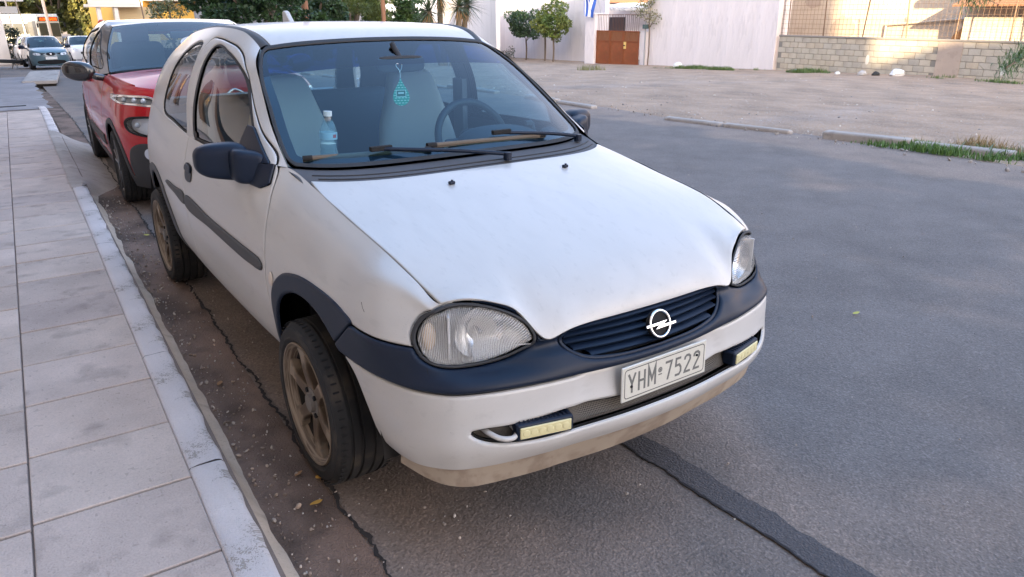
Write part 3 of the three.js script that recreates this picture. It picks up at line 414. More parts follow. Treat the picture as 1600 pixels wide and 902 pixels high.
// ---- the yellow house at the corner, in the sun
{ const o = thing('corner_house', 'yellow plastered corner house with a white balcony in the sun', 'house', [15.4, -1.4, -77], .12); const yel = rough(.72, .45, .10, .2, .01); part(o, 'wall', bx(14.5, 7.5, 8, 1.2, 3.75, -4), yel); part(o, 'cream_bay', bx(3.6, 3.6, .5, -4.3, 1.8, .25), rough(.66, .52, .30, .2, .01)); const bal = part(o, 'balcony', rbx(8.6, .28, 1.6, .03, .9, 4.25, .8), rough(.80, .76, .68, .3, .01)); part(bal, 'parapet', bx(8.6, .75, .10, .9, 4.75, 1.54), rough(.80, .76, .68, .3, .01)); const b2 = part(o, 'balcony', rbx(4.4, .25, 1.7, .03, -6.2, 3.7, 1.0), rough(.80, .75, .66, .3, .01)); part(b2, 'parapet', bx(4.4, .95, .10, -6.2, 4.25, 1.8), rough(.80, .75, .66, .3, .01)); for (const x of [-1.4, .2]) { const w = part(o, 'window', bx(.95, 1.7, .06, x, 1.75, .03), std(.70, .60, .38, .6)); part(w, 'shutter', bx(.40, 1.6, .05, x - .22, 1.75, .07), std(.72, .66, .5, .7)); part(w, 'shutter', bx(.40, 1.6, .05, x + .22, 1.75, .07), std(.72, .66, .5, .7)); } for (const x of [-.8, 2.2, 4.6]) part(o, 'window', bx(1.1, 1.9, .06, x, 4.9, .03), std(.12, .10, .08, .4)); part(o, 'shop_sign', rbx(1.5, .55, .10, .02, 4.3, 2.1, .08), std(.06, .22, .42, .5)); part(o, 'door', bx(1.1, 2.3, .06, 6.6, 1.2, .03), std(.40, .26, .12, .7)); part(o, 'base', bx(14.6, .7, .12, 1.2, .35, .02), std(.40, .33, .26, .9)); for (const x of [-7.6, -6.2]) part(o, 'column', rbx(.32, 3.7, .32, .02, x, 1.85, 1.5), rough(.78, .74, .66, .3, .01)); }
// ---- the green screen at the end of the street
for (const [x, z, h, r, lab, col] of [[2.2, -104, 11, 3.6, 'tall dark tree at the far left end of the street', 0], [7.2, -108, 12, 4.2, 'tall dark tree behind the bus at the end of the street', 0], [11.8, -106, 10, 3.2, 'sunlit olive tree behind the bus to the right', 1], [4.8, -112, 8, 2.4, 'pale yellow sunlit tree between the tall dark ones', 2], [14.5, -98, 5, 2.2, 'yellow green bush right of the bus in the sun', 1], [-2.5, -98, 9, 3, 'dark tree at the left margin behind the shop', 0]]) broadTree('street_tree', lab, [x, z], h, r, 1.0, [[leafMat(.09, .11, .030), leafMat(.15, .15, .035)], [leafMat(.17, .15, .035), leafMat(.11, .12, .035)], [leafMat(.34, .27, .09), leafMat(.24, .21, .07)]][col], { n: 110, per: 90, len: .55, wid: .20, rT: .25 });
{ const cl = []; for (let i = 0; i < 330; i++) cl.push([V(rr(-16, 46), rr(-1, 9) + 3 * n3(i * .3, 1, 1), rr(-126, -118)), rr(1.0, 1.9)]); solo('wood', crownOf(cl, 60, .8, .3), leafMat(.075, .085, .03), 'dense wood of trees closing the end of the street', 'trees', null, 'stuff'); }
for (const [x, z, h, lab, r] of [[4.75, -83, 10, 'pale concrete power pole rising behind the bus', .15], [1.7, -80, 9, 'thin grey pole left of the concrete power pole', .07]]) { const p = thing('power_pole', lab, 'pole', [x, -1.5, z]); part(p, 'shaft', cyl(r * .7, r, h, 12, 0, h / 2, 0).rotateZ(.035), std(.55, .50, .44, .8)); part(p, 'crossarm', rod([-.7, h * .52, 0], [.7, h * .56, 0], .04, 6), std(.4, .36, .32, .8)); part(p, 'wire', tube([[0, h * .9, 0], [-4, h * .75, 12], [-9, h * .85, 26]], .02, 20, 4), std(.05, .05, .05, .8)); }
{ const p = thing('street_light_pole', 'slim brown leaning pole before the yellow house', 'pole', [11.1, -1.5, -71]); part(p, 'shaft', rod([0, 0, 0], [-.35, 6, 0], .06, 8), std(.22, .15, .10, .8)); part(p, 'arm', rod([-.3, 5, 0], [.6, 5.3, 0], .03, 6), std(.22, .15, .10, .8)); }
{ const p = thing('stop_sign', 'small red octagonal road sign at the far corner', 'sign', [7.9, -1.4, -73]); part(p, 'post', cyl(.035, .035, 2.1, 8, 0, 1.05, 0), std(.4, .4, .4, .6)); part(p, 'sign_plate', cyl(.33, .33, .03, 8).rotateY(Math.PI / 8).rotateX(Math.PI / 2).translate(0, 2.25, .05), std(.42, .04, .03, .5)); part(p, 'sign_bar', bx(.42, .12, .01, 0, 2.25, .071), std(.75, .73, .7, .5)); }
// ---- shop front and clutter at the far left
{ const o = thing('shop_building', 'white shop building at the left edge with projecting sign boxes', 'building', [-2.45, -1.4, -66]); part(o, 'wall', bx(5, 8, 22, .2, 4, 0), rough(.74, .70, .66, .3, .01)); const s1 = part(o, 'sign_box', rbx(1.5, .5, .25, .03, 3.35, 4.0, 9.5), std(.78, .72, .62, .6)); part(s1, 'bracket', rod([2.7, 4.0, 9.5], [3.0, 4.0, 9.5], .04, 6), std(.3, .3, .3, .5)); part(o, 'sign_box', rbx(1.0, .42, .22, .03, 3.2, 3.25, 9.2), std(.60, .56, .50, .6)); part(o, 'awning', bx(1.0, .08, 5, 3.0, 3.1, 4), std(.6, .55, .45, .8)); part(o, 'canopy_box', rbx(1.0, 1.2, 2.4, .03, 2.9, 5.2, 10.5), std(.60, .66, .74, .6)); }
broadTree('door_bush', 'dark green bush growing by the shop wall at the left edge', [.55, -57], 2.2, .65, .2, [leafMat(.035, .05, .025)], { n: 20, per: 70, len: .14, wid: .05, rT: .05 });
{ const o = thing('lean_post', 'thin leaning brown post beside the shop bush', 'post', [1.25, H(1.2, -52), -52]); part(o, 'shaft', rod([.25, 0, 0], [-.35, 4.4, 0], .035, 6), std(.34, .26, .18, .8)); }
{ const o = thing('loading_plank', 'long black plank resting on low trestles at the left edge', 'plank', [-1.15, H(-1, -42) + .02, -42], .06); part(o, 'plank', rbx(3.3, .16, .45, .02, 0, .40, 0).rotateZ(-.07), std(.018, .018, .02, .7)); for (const x of [-1.2, 1.1]) part(o, 'trestle', merge([rod([x - .1, 0, -.2], [x, .36, 0], .03, 6), rod([x + .1, 0, .2], [x, .36, 0], .03, 6)]), std(.45, .45, .46, .6)); }
{ const o = thing('raised_slab', 'pale raised concrete slab over a dark hole beside the road', 'slab', [.06, H(0, -25.2) + .02, -25.2], -.10); part(o, 'slab', rbx(.85, .10, 4.6, .02, 0, .16, 0), conc(.95, .9, .84, .6)); part(o, 'void', bx(.72, .12, 4.2, .02, .06, .1), std(.02, .018, .016, .95)); }
// ---- the houses on the near side of the street, out of the frame to the left: they shade the street and stand in the car's windows
{
  const row = [[-46, -13.4, 13.0, 'grey apartment block further along the near pavement', [.5, .48, .46]], [-13.3, 4.2, 14.2, 'cream apartment block with brown shutters beside the parked cars', [.84, .76, .63]], [4.3, 20.9, 14.6, 'pale apartment block behind the camera on the near pavement', [.58, .55, .5]], [23.6, 60, 11.45, 'far pale apartment block down the near pavement', [.58, .55, .5]], [20.95, 23.55, 10.3, 'lower link house between two apartment blocks', [.5, .47, .42]]];
  for (const [z0, z1, h, lab, c] of row) { const o = thing('apartment_block', lab, 'building', [toX(-8.6, (z0 + z1) / 2), 0, (z0 + z1) / 2], -DIR); const d = z1 - z0; part(o, 'wall', bx(10, h + 1.6, d, 0, h / 2 - .8, 0), rough(...c, .3, .02)); if (d > 5) for (let f = 0; f < 4; f++) for (let z = -d / 2 + 2; z < d / 2 - 1.5; z += 3.4) { const w = part(o, 'window', bx(.06, f ? 1.4 : 2.0, 1.3, 5.02, f * 3.1 + 1.5, z), std(.05, .055, .06, .15)); part(w, 'shutter', bx(.05, f ? 1.4 : 2.0, .62, 5.07, f * 3.1 + 1.5, z - .34), std(.26, .15, .08, .7)); if (f) { const b = part(o, 'balcony', bx(1.1, .14, 2.6, 5.5, f * 3.1 + .55, z), std(.6, .57, .52, .8)); part(b, 'railing', merge([bx(.04, .05, 2.6, 6.0, f * 3.1 + 1.55, z), ...Array.from({ length: 14 }, (_, i) => bx(.02, .95, .02, 6.0, f * 3.1 + 1.1, z - 1.25 + i * .19))]), std(.30, .28, .26, .6)); } } }
}
// ---------------------------------------------------------------- the white hatchback in front
const dirtTex = (() => { const a = pfbm(4, 5, 3), b = pfbm(16, 4, 9), e = pnoise(256, 19), h = pfbm(5, 3, 23); return noiseTex(512, (x, y) => { const sp = e(x, y) > 0.985 && h(x, y) > 0.5 ? 0.16 : 0, v = 0.975 - sp + 0.02 * smooth(0.7, 0.3, a(x, y)) - 0.025 * smooth(0.64, 0.8, b(x, y)); return [v, v, v * 0.992]; }); })();
const M = {
  paint: phys(0.535, 0.52, 0.505, 0.45, { clearcoat: 0.5, clearcoatRoughness: 0.12, map: clone(dirtTex, 3, 2) }),
  black: phys(0.006, 0.013, 0.030, 0.44, { specularIntensity: 0.6 }),
  blackWorn: std(0.055, 0.056, 0.060, 0.62),
  rubber: std(0.030, 0.031, 0.034, 0.72),
  gap: std(0.012, 0.012, 0.013, 0.9),
  inner: std(0.05, 0.05, 0.055, 0.85),
  trimGrey: std(0.16, 0.165, 0.18, 0.9),
  seat: std(0.46, 0.42, 0.39, 0.95),
  seatBlue: std(0.07, 0.10, 0.15, 0.95),
  dash: std(0.035, 0.037, 0.042, 0.8),
  screen: glassMat(0.50, 0.76, 0.88),
  tint: glassMat(0.012, 0.05, 0.30, { specularIntensity: 0.0 }),
  window: glassMat(0.50, 0.57, 0.57),
  lens: glassMat(0.93, 0.95, 0.95, { ior: 1.5 }),
  chrome: std(0.82, 0.83, 0.85, 0.12, { metalness: 1 }),
  reflector: std(0.80, 0.81, 0.83, 0.22, { metalness: 1 }),
  amber: std(0.50, 0.30, 0.12, 0.4),
  tyre: std(0.020, 0.020, 0.022, 0.85),
  alloy: std(0.21, 0.175, 0.145, 0.62, { metalness: 0.15 }),
  steel: std(0.35, 0.35, 0.36, 0.4, { metalness: 0.9 }),
};
const carW = {};
function makeCorsa() {
  const car = thing('hatchback_car', 'white three-door hatchback with black bumper strip parked by the kerb in front', 'car');
  // ---- plan line of the body at the lower edge of the bumper strip, front centre to rear centre
  const S = [[0, .832], [.10, .828], [.20, .818], [.30, .803], [.36, .795], [.42, .783], [.48, .768], [.54, .750], [.59, .730], [.635, .705], [.675, .664], [.71, .607], [.738, .525], [.757, .425], [.768, .28], [.776, .12], [.783, -.05], [.790, -.24], [.793, -.34], [.796, -.46], [.799, -.62], [.801, -1.0], [.799, -1.4], [.789, -1.8], [.774, -2.15], [.757, -2.45], [.738, -2.70], [.705, -2.87], [.64, -2.96], [.50, -3.01], [.25, -3.03], [0, -3.035]];
  const T = [[0, .703, .767], [.10, .703, .766], [.20, .703, .762], [.29, .701, .756], [.335, .690, .751], [.378, .691, .742], [.405, .744, .718], [.453, .784, .688], [.513, .803, .654], [.567, .808, .629], [.612, .799, .609], [.624, .824, .548], [.631, .848, .482], [.638, .871, .404], [.641, .893, .295], [.643, .914, .165], [.645, .940, .02], [.642, .975, -.19], [.664, 1.010, -.335], [.715, 1.014, -.42], [.742, 1.004, -.58], [.752, .993, -1.0], [.750, .990, -1.4], [.742, 1.0, -1.8], [.728, 1.02, -2.15], [.705, 1.03, -2.45], [.67, 1.02, -2.72], [.62, 1.0, -2.84], [.55, .99, -2.88], [.42, .985, -2.91], [.2, .98, -2.93], [0, .98, -2.935]];
  const n = S.length, nrm = S.map((p, i) => { const a = S[Math.max(0, i - 1)], b = S[Math.min(n - 1, i + 1)], x = a[1] - b[1], z = b[0] - a[0], l = Math.hypot(x, z); return [x / l, z / l]; });
  nrm[0] = [0, 1]; nrm[n - 1] = [0, -1];
  const K = (tab, k) => interp(tab)(k);
  const ins = (k, y, d) => [Math.max(0, S[k][0] - nrm[k][0] * d), y, S[k][1] - nrm[k][1] * d];
  const rows = [[], [], [], [], [], [], [], [], []];
  for (let k = 0; k < n; k++) {
    const side = k >= 14;
    rows[0].push(ins(k, K([[0, .372], [4, .362], [8, .350], [13, .335], [15, .31], [25, .31], [27, .34], [31, .34]], k), K([[0, -.006], [4, 0], [8, .006], [11, .014], [13, .035], [15, .075], [24, .075], [27, .06], [31, .06]], k)));
    rows[1].push(ins(k, K([[0, .428], [8, .42], [14, .375], [31, .38]], k), K([[0, -.034], [5, -.032], [6, -.028], [7, -.023], [8, -.017], [9, -.01], [10, -.002], [12, .006], [14, .03], [24, .03], [31, .02]], k)));
    rows[2].push(ins(k, K([[0, .50], [12, .49], [15, .46], [31, .48]], k), K([[0, -.014], [5, -.011], [8, -.008], [11, -.003], [13, .004], [15, .011], [24, .011], [31, 0]], k)));
    rows[3].push(ins(k, .578, 0));
    if (!side) {
      rows[4].push(ins(k, K([[0, .612], [4, .612], [7, .608], [10, .615], [13, .645]], k), K([[0, .004], [4, .012], [6, .026], [8, .034], [9, .032], [10, .022], [11, .012], [12, .003], [13, .001]], k)));
      rows[5].push(ins(k, K([[0, .645], [4, .643], [6, .635], [8, .637], [9, .645], [10, .665], [11, .69], [12, .70], [13, .705]], k), K([[0, .026], [4, .036], [5, .046], [6, .058], [7, .066], [8, .066], [9, .06], [10, .046], [11, .03], [12, .014], [13, .006]], k)));
      rows[6].push(ins(k, K([[0, .677], [4, .668], [5, .668], [6, .69], [7, .712], [8, .722], [9, .732], [10, .745], [11, .77], [12, .79], [13, .80]], k), K([[0, .048], [4, .05], [5, .055], [6, .062], [7, .075], [8, .078], [9, .071], [10, .063], [11, .06], [12, .05], [13, .036]], k)));
      const t = T[k]; rows[8].push(t);
      const a = rows[6][k], g = .10 * smooth(8.5, 12, k); rows[7].push([(a[0] + t[0]) / 2 + nrm[k][0] * (g * .09 + .003), (a[1] + t[1]) / 2 + .004 + g * .06, (a[2] + t[2]) / 2 + nrm[k][1] * (g * .09 + .003)]);
    } else {
      const s = rows[3][k], t = T[k], fender = 1 - smooth(16.5, 20, k), dy = t[1] - s[1];
      for (const [r, q] of [[4, .2], [5, .42], [6, .65], [7, .86]]) {
        const a = .975, f1 = (1 - Math.sqrt(1 - (a * q) ** 2)) / (1 - Math.sqrt(1 - a * a)), f2 = q ** 2.4, fx = lerp(f2, f1, fender), bulge = .006 * Math.sin(Math.PI * q) * (1 - fender);
        rows[r].push([lerp(s[0], t[0], fx) + bulge, s[1] + dy * q, lerp(s[2], t[2], fx)]);
      }
      rows[8].push(t);
    }
  }
  const wrap = surface(rows, 74, 470, true);
  // the flat for the number plate, pressed in between the bumper's shoulders
  wrap.P.forEach((p) => { if (p[2] > .5) p[2] -= .010 * (1 - smooth(.245, .315, Math.abs(p[0] + (p[1] - .53) * .15))) * smooth(.455, .475, p[1]) * (1 - smooth(.572, .585, p[1])); });
  { const w2 = wrap, nv = 470, at = (i, j) => w2.P[i * (nv + 1) + j]; for (let i = 0; i <= 74; i++) for (let j = 0; j <= nv; j++) { const a = at(Math.min(74, i + 1), j), b = at(Math.max(0, i - 1), j), c = at(i, Math.min(nv, j + 1)), d = at(i, Math.max(0, j - 1)); const u = [a[0] - b[0], a[1] - b[1], a[2] - b[2]], v = [c[0] - d[0], c[1] - d[1], c[2] - d[2]]; let x = u[1] * v[2] - u[2] * v[1], y = u[2] * v[0] - u[0] * v[2], z = u[0] * v[1] - u[1] * v[0]; const l = Math.hypot(x, y, z) || 1; w2.N[i * (nv + 1) + j] = [-x / l, -y / l, -z / l]; if (j === 0) { w2.N[i * (nv + 1)][0] = 0; } } }
  // ---- greenhouse side
  const G = surface([0, 1, 2, 3, 4, 5].map((r) => [
    [[.664, 1.0105, -.335], [.650, 1.109, -.498], [.631, 1.187, -.614], [.602, 1.275, -.755], [.577, 1.335, -.855], [.527, 1.380, -.945]],
    [[.715, 1.0145, -.42], [.675, 1.116, -.565], [.650, 1.19, -.69], [.619, 1.272, -.825], [.601, 1.337, -.925], [.532, 1.408, -1.0]],
    [[.742, 1.0045, -.58], [.703, 1.12, -.73], [.677, 1.20, -.84], [.642, 1.29, -.95], [.611, 1.355, -1.03], [.537, 1.435, -1.085]],
    [[.748, .9985, -.78], [.728, 1.11, -.91], [.702, 1.21, -1.0], [.658, 1.31, -1.07], [.613, 1.373, -1.11], [.541, 1.444, -1.16]],
    [[.752, .9935, -1.0], [.736, 1.11, -1.10], [.708, 1.21, -1.16], [.663, 1.315, -1.20], [.612, 1.383, -1.22], [.545, 1.451, -1.27]],
    [[.750, .9905, -1.4], [.735, 1.11, -1.4], [.708, 1.21, -1.42], [.662, 1.315, -1.44], [.610, 1.387, -1.46], [.547, 1.452, -1.5]],
    [[.742, 1.0005, -1.8], [.727, 1.11, -1.78], [.700, 1.21, -1.77], [.655, 1.31, -1.76], [.605, 1.378, -1.75], [.542, 1.440, -1.76]],
    [[.728, 1.0205, -2.15], [.712, 1.12, -2.1], [.684, 1.21, -2.06], [.643, 1.295, -2.03], [.594, 1.358, -2.0], [.533, 1.418, -2.02]],
    [[.705, 1.0305, -2.45], [.690, 1.12, -2.40], [.662, 1.205, -2.34], [.624, 1.28, -2.29], [.577, 1.338, -2.26], [.518, 1.385, -2.26]],
    [[.67, 1.0205, -2.72], [.648, 1.12, -2.63], [.620, 1.195, -2.57], [.584, 1.265, -2.52], [.543, 1.312, -2.49], [.495, 1.345, -2.48]],
  ].map((c) => c[r])), 60, 240, true);
  const rs = (p) => [p[2], p[1]];
  const fDoor = outline([[-.300, .46], [-.318, .66], [-.342, .90], [-.378, 1.02], [-.58, 1.124], [-.79, 1.246], [-.87, 1.300], [-.95, 1.349], [-1.06, 1.386], [-1.18, 1.403], [-1.3, 1.411], [-1.395, 1.409], [-1.44, 1.38], [-1.452, 1.3], [-1.438, 1.15], [-1.425, .995], [-1.460, .85], [-1.478, .6], [-1.465, .40], [-1.41, .352], [-1.3, .347], [-.45, .347], [-.31, .36]], 260);
  const fDG = outline([[-1.345, 1.005], [-1.343, 1.20], [-1.338, 1.325], [-1.315, 1.372], [-1.26, 1.386], [-1.18, 1.381], [-1.10, 1.366], [-1.0, 1.338], [-.92, 1.306], [-.835, 1.262], [-.73, 1.192], [-.625, 1.116], [-.505, 1.036], [-.52, 1.018], [-.7, 1.011], [-1.0, 1.005], [-1.32, .999]], 220);
  const fQG = outline([[-1.480, 1.006], [-1.487, 1.2], [-1.487, 1.33], [-1.502, 1.370], [-1.55, 1.385], [-1.66, 1.380], [-1.78, 1.345], [-1.92, 1.268], [-2.0, 1.16], [-2.06, 1.07], [-2.05, 1.043], [-1.8, 1.02], [-1.6, 1.006], [-1.5, 1.001]], 200);
  const fArch = outline([[-.30, .18], [-.283, .34], [-.245, .49], [-.205, .57], [-.150, .622], [-.06, .657], [.04, .664], [.14, .648], [.225, .614], [.30, .572], [.365, .53], [.410, .45], [.437, .385], [.47, .348], [.53, .328], [.62, .31], [.62, .1], [.06, .05]], 200);
  const fTrim = outline([[-.315, .18], [-.303, .34], [-.285, .50], [-.262, .60], [-.225, .655], [-.165, .695], [-.09, .717], [.0, .729], [.10, .730], [.20, .724], [.30, .710], [.372, .692], [.40, .62], [.43, .18], [.06, .05]], 200);
  const fRArch = outline(Array.from({ length: 30 }, (_, i) => { const a = (i / 30) * 2 * Math.PI; return [-2.443 + .385 * Math.cos(a) * (Math.sin(a) < 0 && Math.cos(a) > 0 ? 1.18 : 1), .29 + .372 * Math.sin(a)]; }), 120);
  const fRTrim = outline([[-2.92, .20], [-2.91, .42], [-2.82, .57], [-2.68, .665], [-2.50, .708], [-2.32, .703], [-2.17, .66], [-2.06, .58], [-1.98, .49], [-1.92, .40], [-1.87, .31], [-1.85, .2], [-2.4, .1]], 160);
  const fHL = outline([[.399, .673], [.391, .695], [.404, .730], [.435, .758], [.482, .781], [.535, .795], [.580, .798], [.616, .791], [.646, .773], [.668, .746], [.682, .715], [.683, .690], [.673, .661], [.648, .641], [.601, .630], [.540, .629], [.475, .640], [.430, .658]], 160);
  const fGr = outline([[-.1, .72], [.1, .72], [.272, .712], [.305, .694], [.319, .670], [.307, .647], [.262, .621], [.16, .607], [0, .605], [-.1, .605]], 160);
  const fSl = outline([[-.2, .482], [0, .482], [.16, .485], [.325, .492], [.42, .485], [.51, .478], [.565, .477], [.604, .468], [.585, .449], [.53, .433], [.44, .428], [.325, .432], [.15, .437], [0, .440], [-.2, .44]], 200);
  const front = (p) => p[2] > .3;
  const hl = (p) => front(p) ? fHL(p[0], p[1]) : -1, gr = (p) => front(p) ? fGr(p[0], p[1]) : -1, sl = (p) => front(p) ? fSl(p[0], p[1]) : -1;
  const door = (p) => fDoor(...rs(p)), arch = (p) => (p[2] < .6 && p[2] > -.6 ? fArch(...rs(p)) : -1), trim = (p) => (p[2] < .6 && p[2] > -.6 ? fTrim(...rs(p)) : -1), rarch = (p) => (p[2] < -1.5 ? fRArch(...rs(p)) : -1), rtrim = (p) => (p[2] < -1.5 ? fRTrim(...rs(p)) : -1);
  const low = (p) => .578 - p[1];
  const pair = (name, g, mat, label) => { part(car, name, mirrorX(g), mat, label && label[0]); part(car, name, g, mat, label && label[1]); };
  const one = (name, g, mat, label) => part(car, name, both(g), mat, label);
  // bumper
  const bumper = (p) => Math.min(low(p) - .002, p[2] - .05, -arch(p) - .002, -sl(p));
  one('front_bumper', panel(wrap, bumper, { roll: .010, depth: .03 }), M.paint, 'white front bumper');
  const joint = (p) => p[2] - (.36 + (p[1] - .69) * 1.1);
  const topY = interp(T.slice(0, 11).map((t) => [t[0], t[1]]));
  const strip = (p) => Math.min(p[1] - .580, joint(p) - .0015, Math.max(.6855 - p[1], .575 - p[0]), -hl(p) - .002, -gr(p) - .002, -arch(p), p[0] < .43 ? topY(p[0]) - .002 - p[1] : 1);
  one('bumper_strip', panel(wrap, strip, { off: (p) => (p[2] > .5 && p[0] < .62 ? .009 * (1 - smooth(.632, .662, p[1])) : .009), roll: .013, depth: .03 }), M.black, 'black plastic strip across the bumper');
  const archStrip = (p) => Math.min(trim(p), -arch(p), -joint(p) - .0015, p[1] - .30);
  pair('wheel_arch_trim', panel(wrap, archStrip, { off: .007, roll: .012, depth: .035 }), M.black);
  pair('wheel_arch_trim', panel(wrap, (p) => Math.min(rtrim(p), -rarch(p), p[1] - .30), { off: .007, roll: .012, depth: .035 }), M.blackWorn);
  const fender = (p) => Math.min(Math.max(Math.min(p[1] - .6885, Math.max(p[0] - .58, -p[2])), -.1 - p[2]), -hl(p) - .003, -door(p) - .0022, -trim(p) + .006, p[2] + .44, p[1] - .30);
  pair('fender', panel(wrap, fender, { roll: .007, depth: .014 }), M.paint);
  const quarter = (p) => Math.min(-door(p) - .0022, -rtrim(p) + .006, -.9 - p[2], p[1] - .30);
  const gQ = merge([panel(wrap, quarter, { roll: .006, depth: .014 }), panel(G, (p) => Math.min(-door(p) - .0022, -fQG(...rs(p)) - .006), { roll: .006, depth: .014 })]);
  pair('body_side', gQ, M.paint);
  const gD = merge([panel(wrap, (p) => door(p) - .0022, { roll: .006, depth: .014 }), panel(G, (p) => Math.min(door(p) - .0022, -fDG(...rs(p)) - .009 + .005 * smooth(1.25, 1.36, p[1])), { roll: .006, depth: .016 })]);
  const dR = part(car, 'door', mirrorX(gD), M.paint), dL = part(car, 'door', gD, M.paint);
  const ringD = panel(G, (p) => Math.min(fDG(...rs(p)) + .0105 - .005 * smooth(1.25, 1.36, p[1]), -fDG(...rs(p)) + (p[2] < -1.30 ? .024 : .004)), { off: -.005, depth: .012 });
  const ringQ = panel(G, (p) => Math.min(fQG(...rs(p)) + .007 - .003 * smooth(1.25, 1.36, p[1]), -fQG(...rs(p)) + .006), { off: -.003, depth: .012 });
  const glD = panel(G, (p) => fDG(...rs(p)) - .004, { off: -.010, depth: 0 }), glQ = panel(G, (p) => fQG(...rs(p)) - .006, { off: -.006, depth: 0 });
  for (const [d, f] of [[dR, mirrorX], [dL, (g) => g]]) { part(d, 'window_seal', f(ringD), M.rubber); part(d, 'door_glass', f(glD), M.window); }
  pair('quarter_window', glQ, M.window); pair('window_seal', ringQ, M.rubber);
  // rub strips
  const fRub = outline([[-.340, .672], [-.36, .692], [-.45, .702], [-1.0, .710], [-1.455, .716], [-1.462, .69], [-1.455, .668], [-1.0, .662], [-.45, .653], [-.352, .657]], 160);
  const fRub2 = outline([[-1.485, .714], [-1.75, .713], [-1.94, .706], [-1.985, .694], [-1.94, .683], [-1.75, .676], [-1.485, .673]], 120);
  const rub = panel(wrap, (p) => (p[2] < -.2 ? fRub(...rs(p)) : -1), { off: .010, roll: .012, crown: .008, depth: .014 }), rub2 = panel(wrap, (p) => (p[2] < -1.3 ? fRub2(...rs(p)) : -1), { off: .008, roll: .01, crown: .006, depth: .012 });
  for (const [d, f] of [[dR, mirrorX], [dL, (g) => g]]) part(d, 'rub_strip', f(rub), M.blackWorn);
  pair('rub_strip', rub2, M.blackWorn);
  // door handles: a recess with a flap
  const fHd = outline([[-1.305, .812], [-1.30, .868], [-1.325, .876], [-1.41, .876], [-1.425, .86], [-1.425, .806], [-1.40, .798], [-1.33, .80]], 80);
  for (const [d, f] of [[dR, mirrorX], [dL, (g) => g]]) {
    part(d, 'door_handle', f(merge([panel(wrap, (p) => (p[2] < -1.2 && p[2] > -1.5 ? fHd(...rs(p)) : -1), { off: .004, depth: .004 }), panel(wrap, (p) => (p[2] < -1.2 && p[2] > -1.5 ? Math.min(fHd(...rs(p)) - .006, p[1] - .842) : -1), { off: .011, roll: .006, depth: .012 })])), M.black);
  }
  { const q = wrap.P.filter((v) => v[2] > .45 && v[1] > .58 && v[1] < .66 && v[0] > .6 && v[0] < .72), at = (x, y) => { let b = 0, d = 9; q.forEach((v, i) => { const e = (v[0] - x) ** 2 + (v[1] - y) ** 2; if (e < d) { d = e; b = v; } }); return [b[0], b[1], b[2]]; }; const pts = [.600, .612, .624, .636].map((y, i) => { const b = at(.666 - .002 * (i % 2), y); return [b[0] + .0045, b[1], b[2] + .0078]; }); for (const f of [mirrorX, (g) => g]) part(car, 'seam', f(tube(pts, .0013, 10, 5)), M.gap); }
  { const q = wrap.P.filter((v) => v[2] > .2 && v[2] < .62 && v[1] > .70 && v[1] < .85 && v[0] > .6), at = (y, z) => { let b = q[0], d = 9; for (const v of q) { const e = (v[1] - y) ** 2 + (v[2] - z) ** 2; if (e < d) { d = e; b = v; } } return b; }; const a = at(.765, .40), b = at(.742, .425); part(car, 'scratch', tube([[-a[0] - .0005, a[1], a[2]], [-(a[0] + b[0]) / 2 - .001, (a[1] + b[1]) / 2 - .003, (a[2] + b[2]) / 2], [-b[0] - .0005, b[1], b[2]]], .0008, 8, 4), M.gap); }
  // side repeaters
  pair('side_indicator', panel(wrap, (p) => .016 - Math.hypot((p[2] + .262) * .8, (p[1] - .650) * .62), { off: .006, roll: .012, depth: .006, crown: .005 }), phys(.62, .52, .42, .3, { clearcoat: .4 }));
  // dark under-sheets behind every joint
  one('inner_panel', panel(wrap, (p) => Math.min(-hl(p) - .004, -gr(p) + .0, -sl(p) + .004, -arch(p) - .004, -rarch(p) - .004), { off: -.016, depth: 0 }), M.gap);
  one('inner_pillar', panel(G, (p) => Math.min(-fDG(...rs(p)) - .012, -fQG(...rs(p)) - .008), { off: -.018, depth: .01 }), M.trimGrey);
  // ---- bonnet
  const Cn = [[.703, .768], [.728, .762], [.760, .742], [.800, .695], [.838, .622], [.872, .52], [.902, .41], [.930, .285], [.952, .17], [.968, .07], [.979, -.01], [.985, -.062]];
  const En = [[.612, .795, .609], [.6145, .801, .597], [.617, .809, .58], [.621, .82, .557], [.626, .835, .515], [.631, .853, .466], [.637, .873, .397], [.641, .893, .295], [.643, .913, .17], [.645, .934, .05], [.646, .957, -.085], [.636, .983, -.222]];
  const us = [0, .12, .25, .37, .475, .55, .62, .69, .76, .84, .92, 1], tY = interp(T.slice(0, 11).map((t) => [t[0], t[1]])), tZ = interp(T.slice(0, 11).map((t) => [t[0], t[2]]));
  const wF = [1, .78, .48, .22, .06, 0, 0, 0, 0, 0, 0, 0];
  const bRows = Cn.map((c, r) => us.map((u) => {
    const e = En[r], pw = r > 8 ? 2.6 : 2.3, k = 1 - u ** pw, kz = 1 - u ** (r >= 10 ? (r === 11 ? 5 : 3.5) : pw);
    const p = [u * e[0], e[1] + (c[0] - e[1]) * k, e[2] + (c[1] - e[2]) * kz];
    const x0 = u * .612, ty = tY(x0) - (.795 + (.703 - .795) * (1 - u ** 2.3)), tz = tZ(x0) - (.609 + (.768 - .609) * (1 - u ** 2.3));
    p[1] += wF[r] * ty; p[2] += wF[r] * (tz + .003 + .010 * smooth(.24, .32, x0) * smooth(.405, .365, x0)); return p;
  }));
  const bon = surface(bRows, 110, 90, true);
  const bonFn = (p, uv) => Math.min((1 - uv[0]) * .62, Math.max(uv[1], 0) * .95, (1 - uv[1]) * .95) - .0022;
  const bonnet = part(car, 'bonnet', both(panel(bon, bonFn, { roll: .008, depth: .016 })), M.paint, 'broad white bonnet');
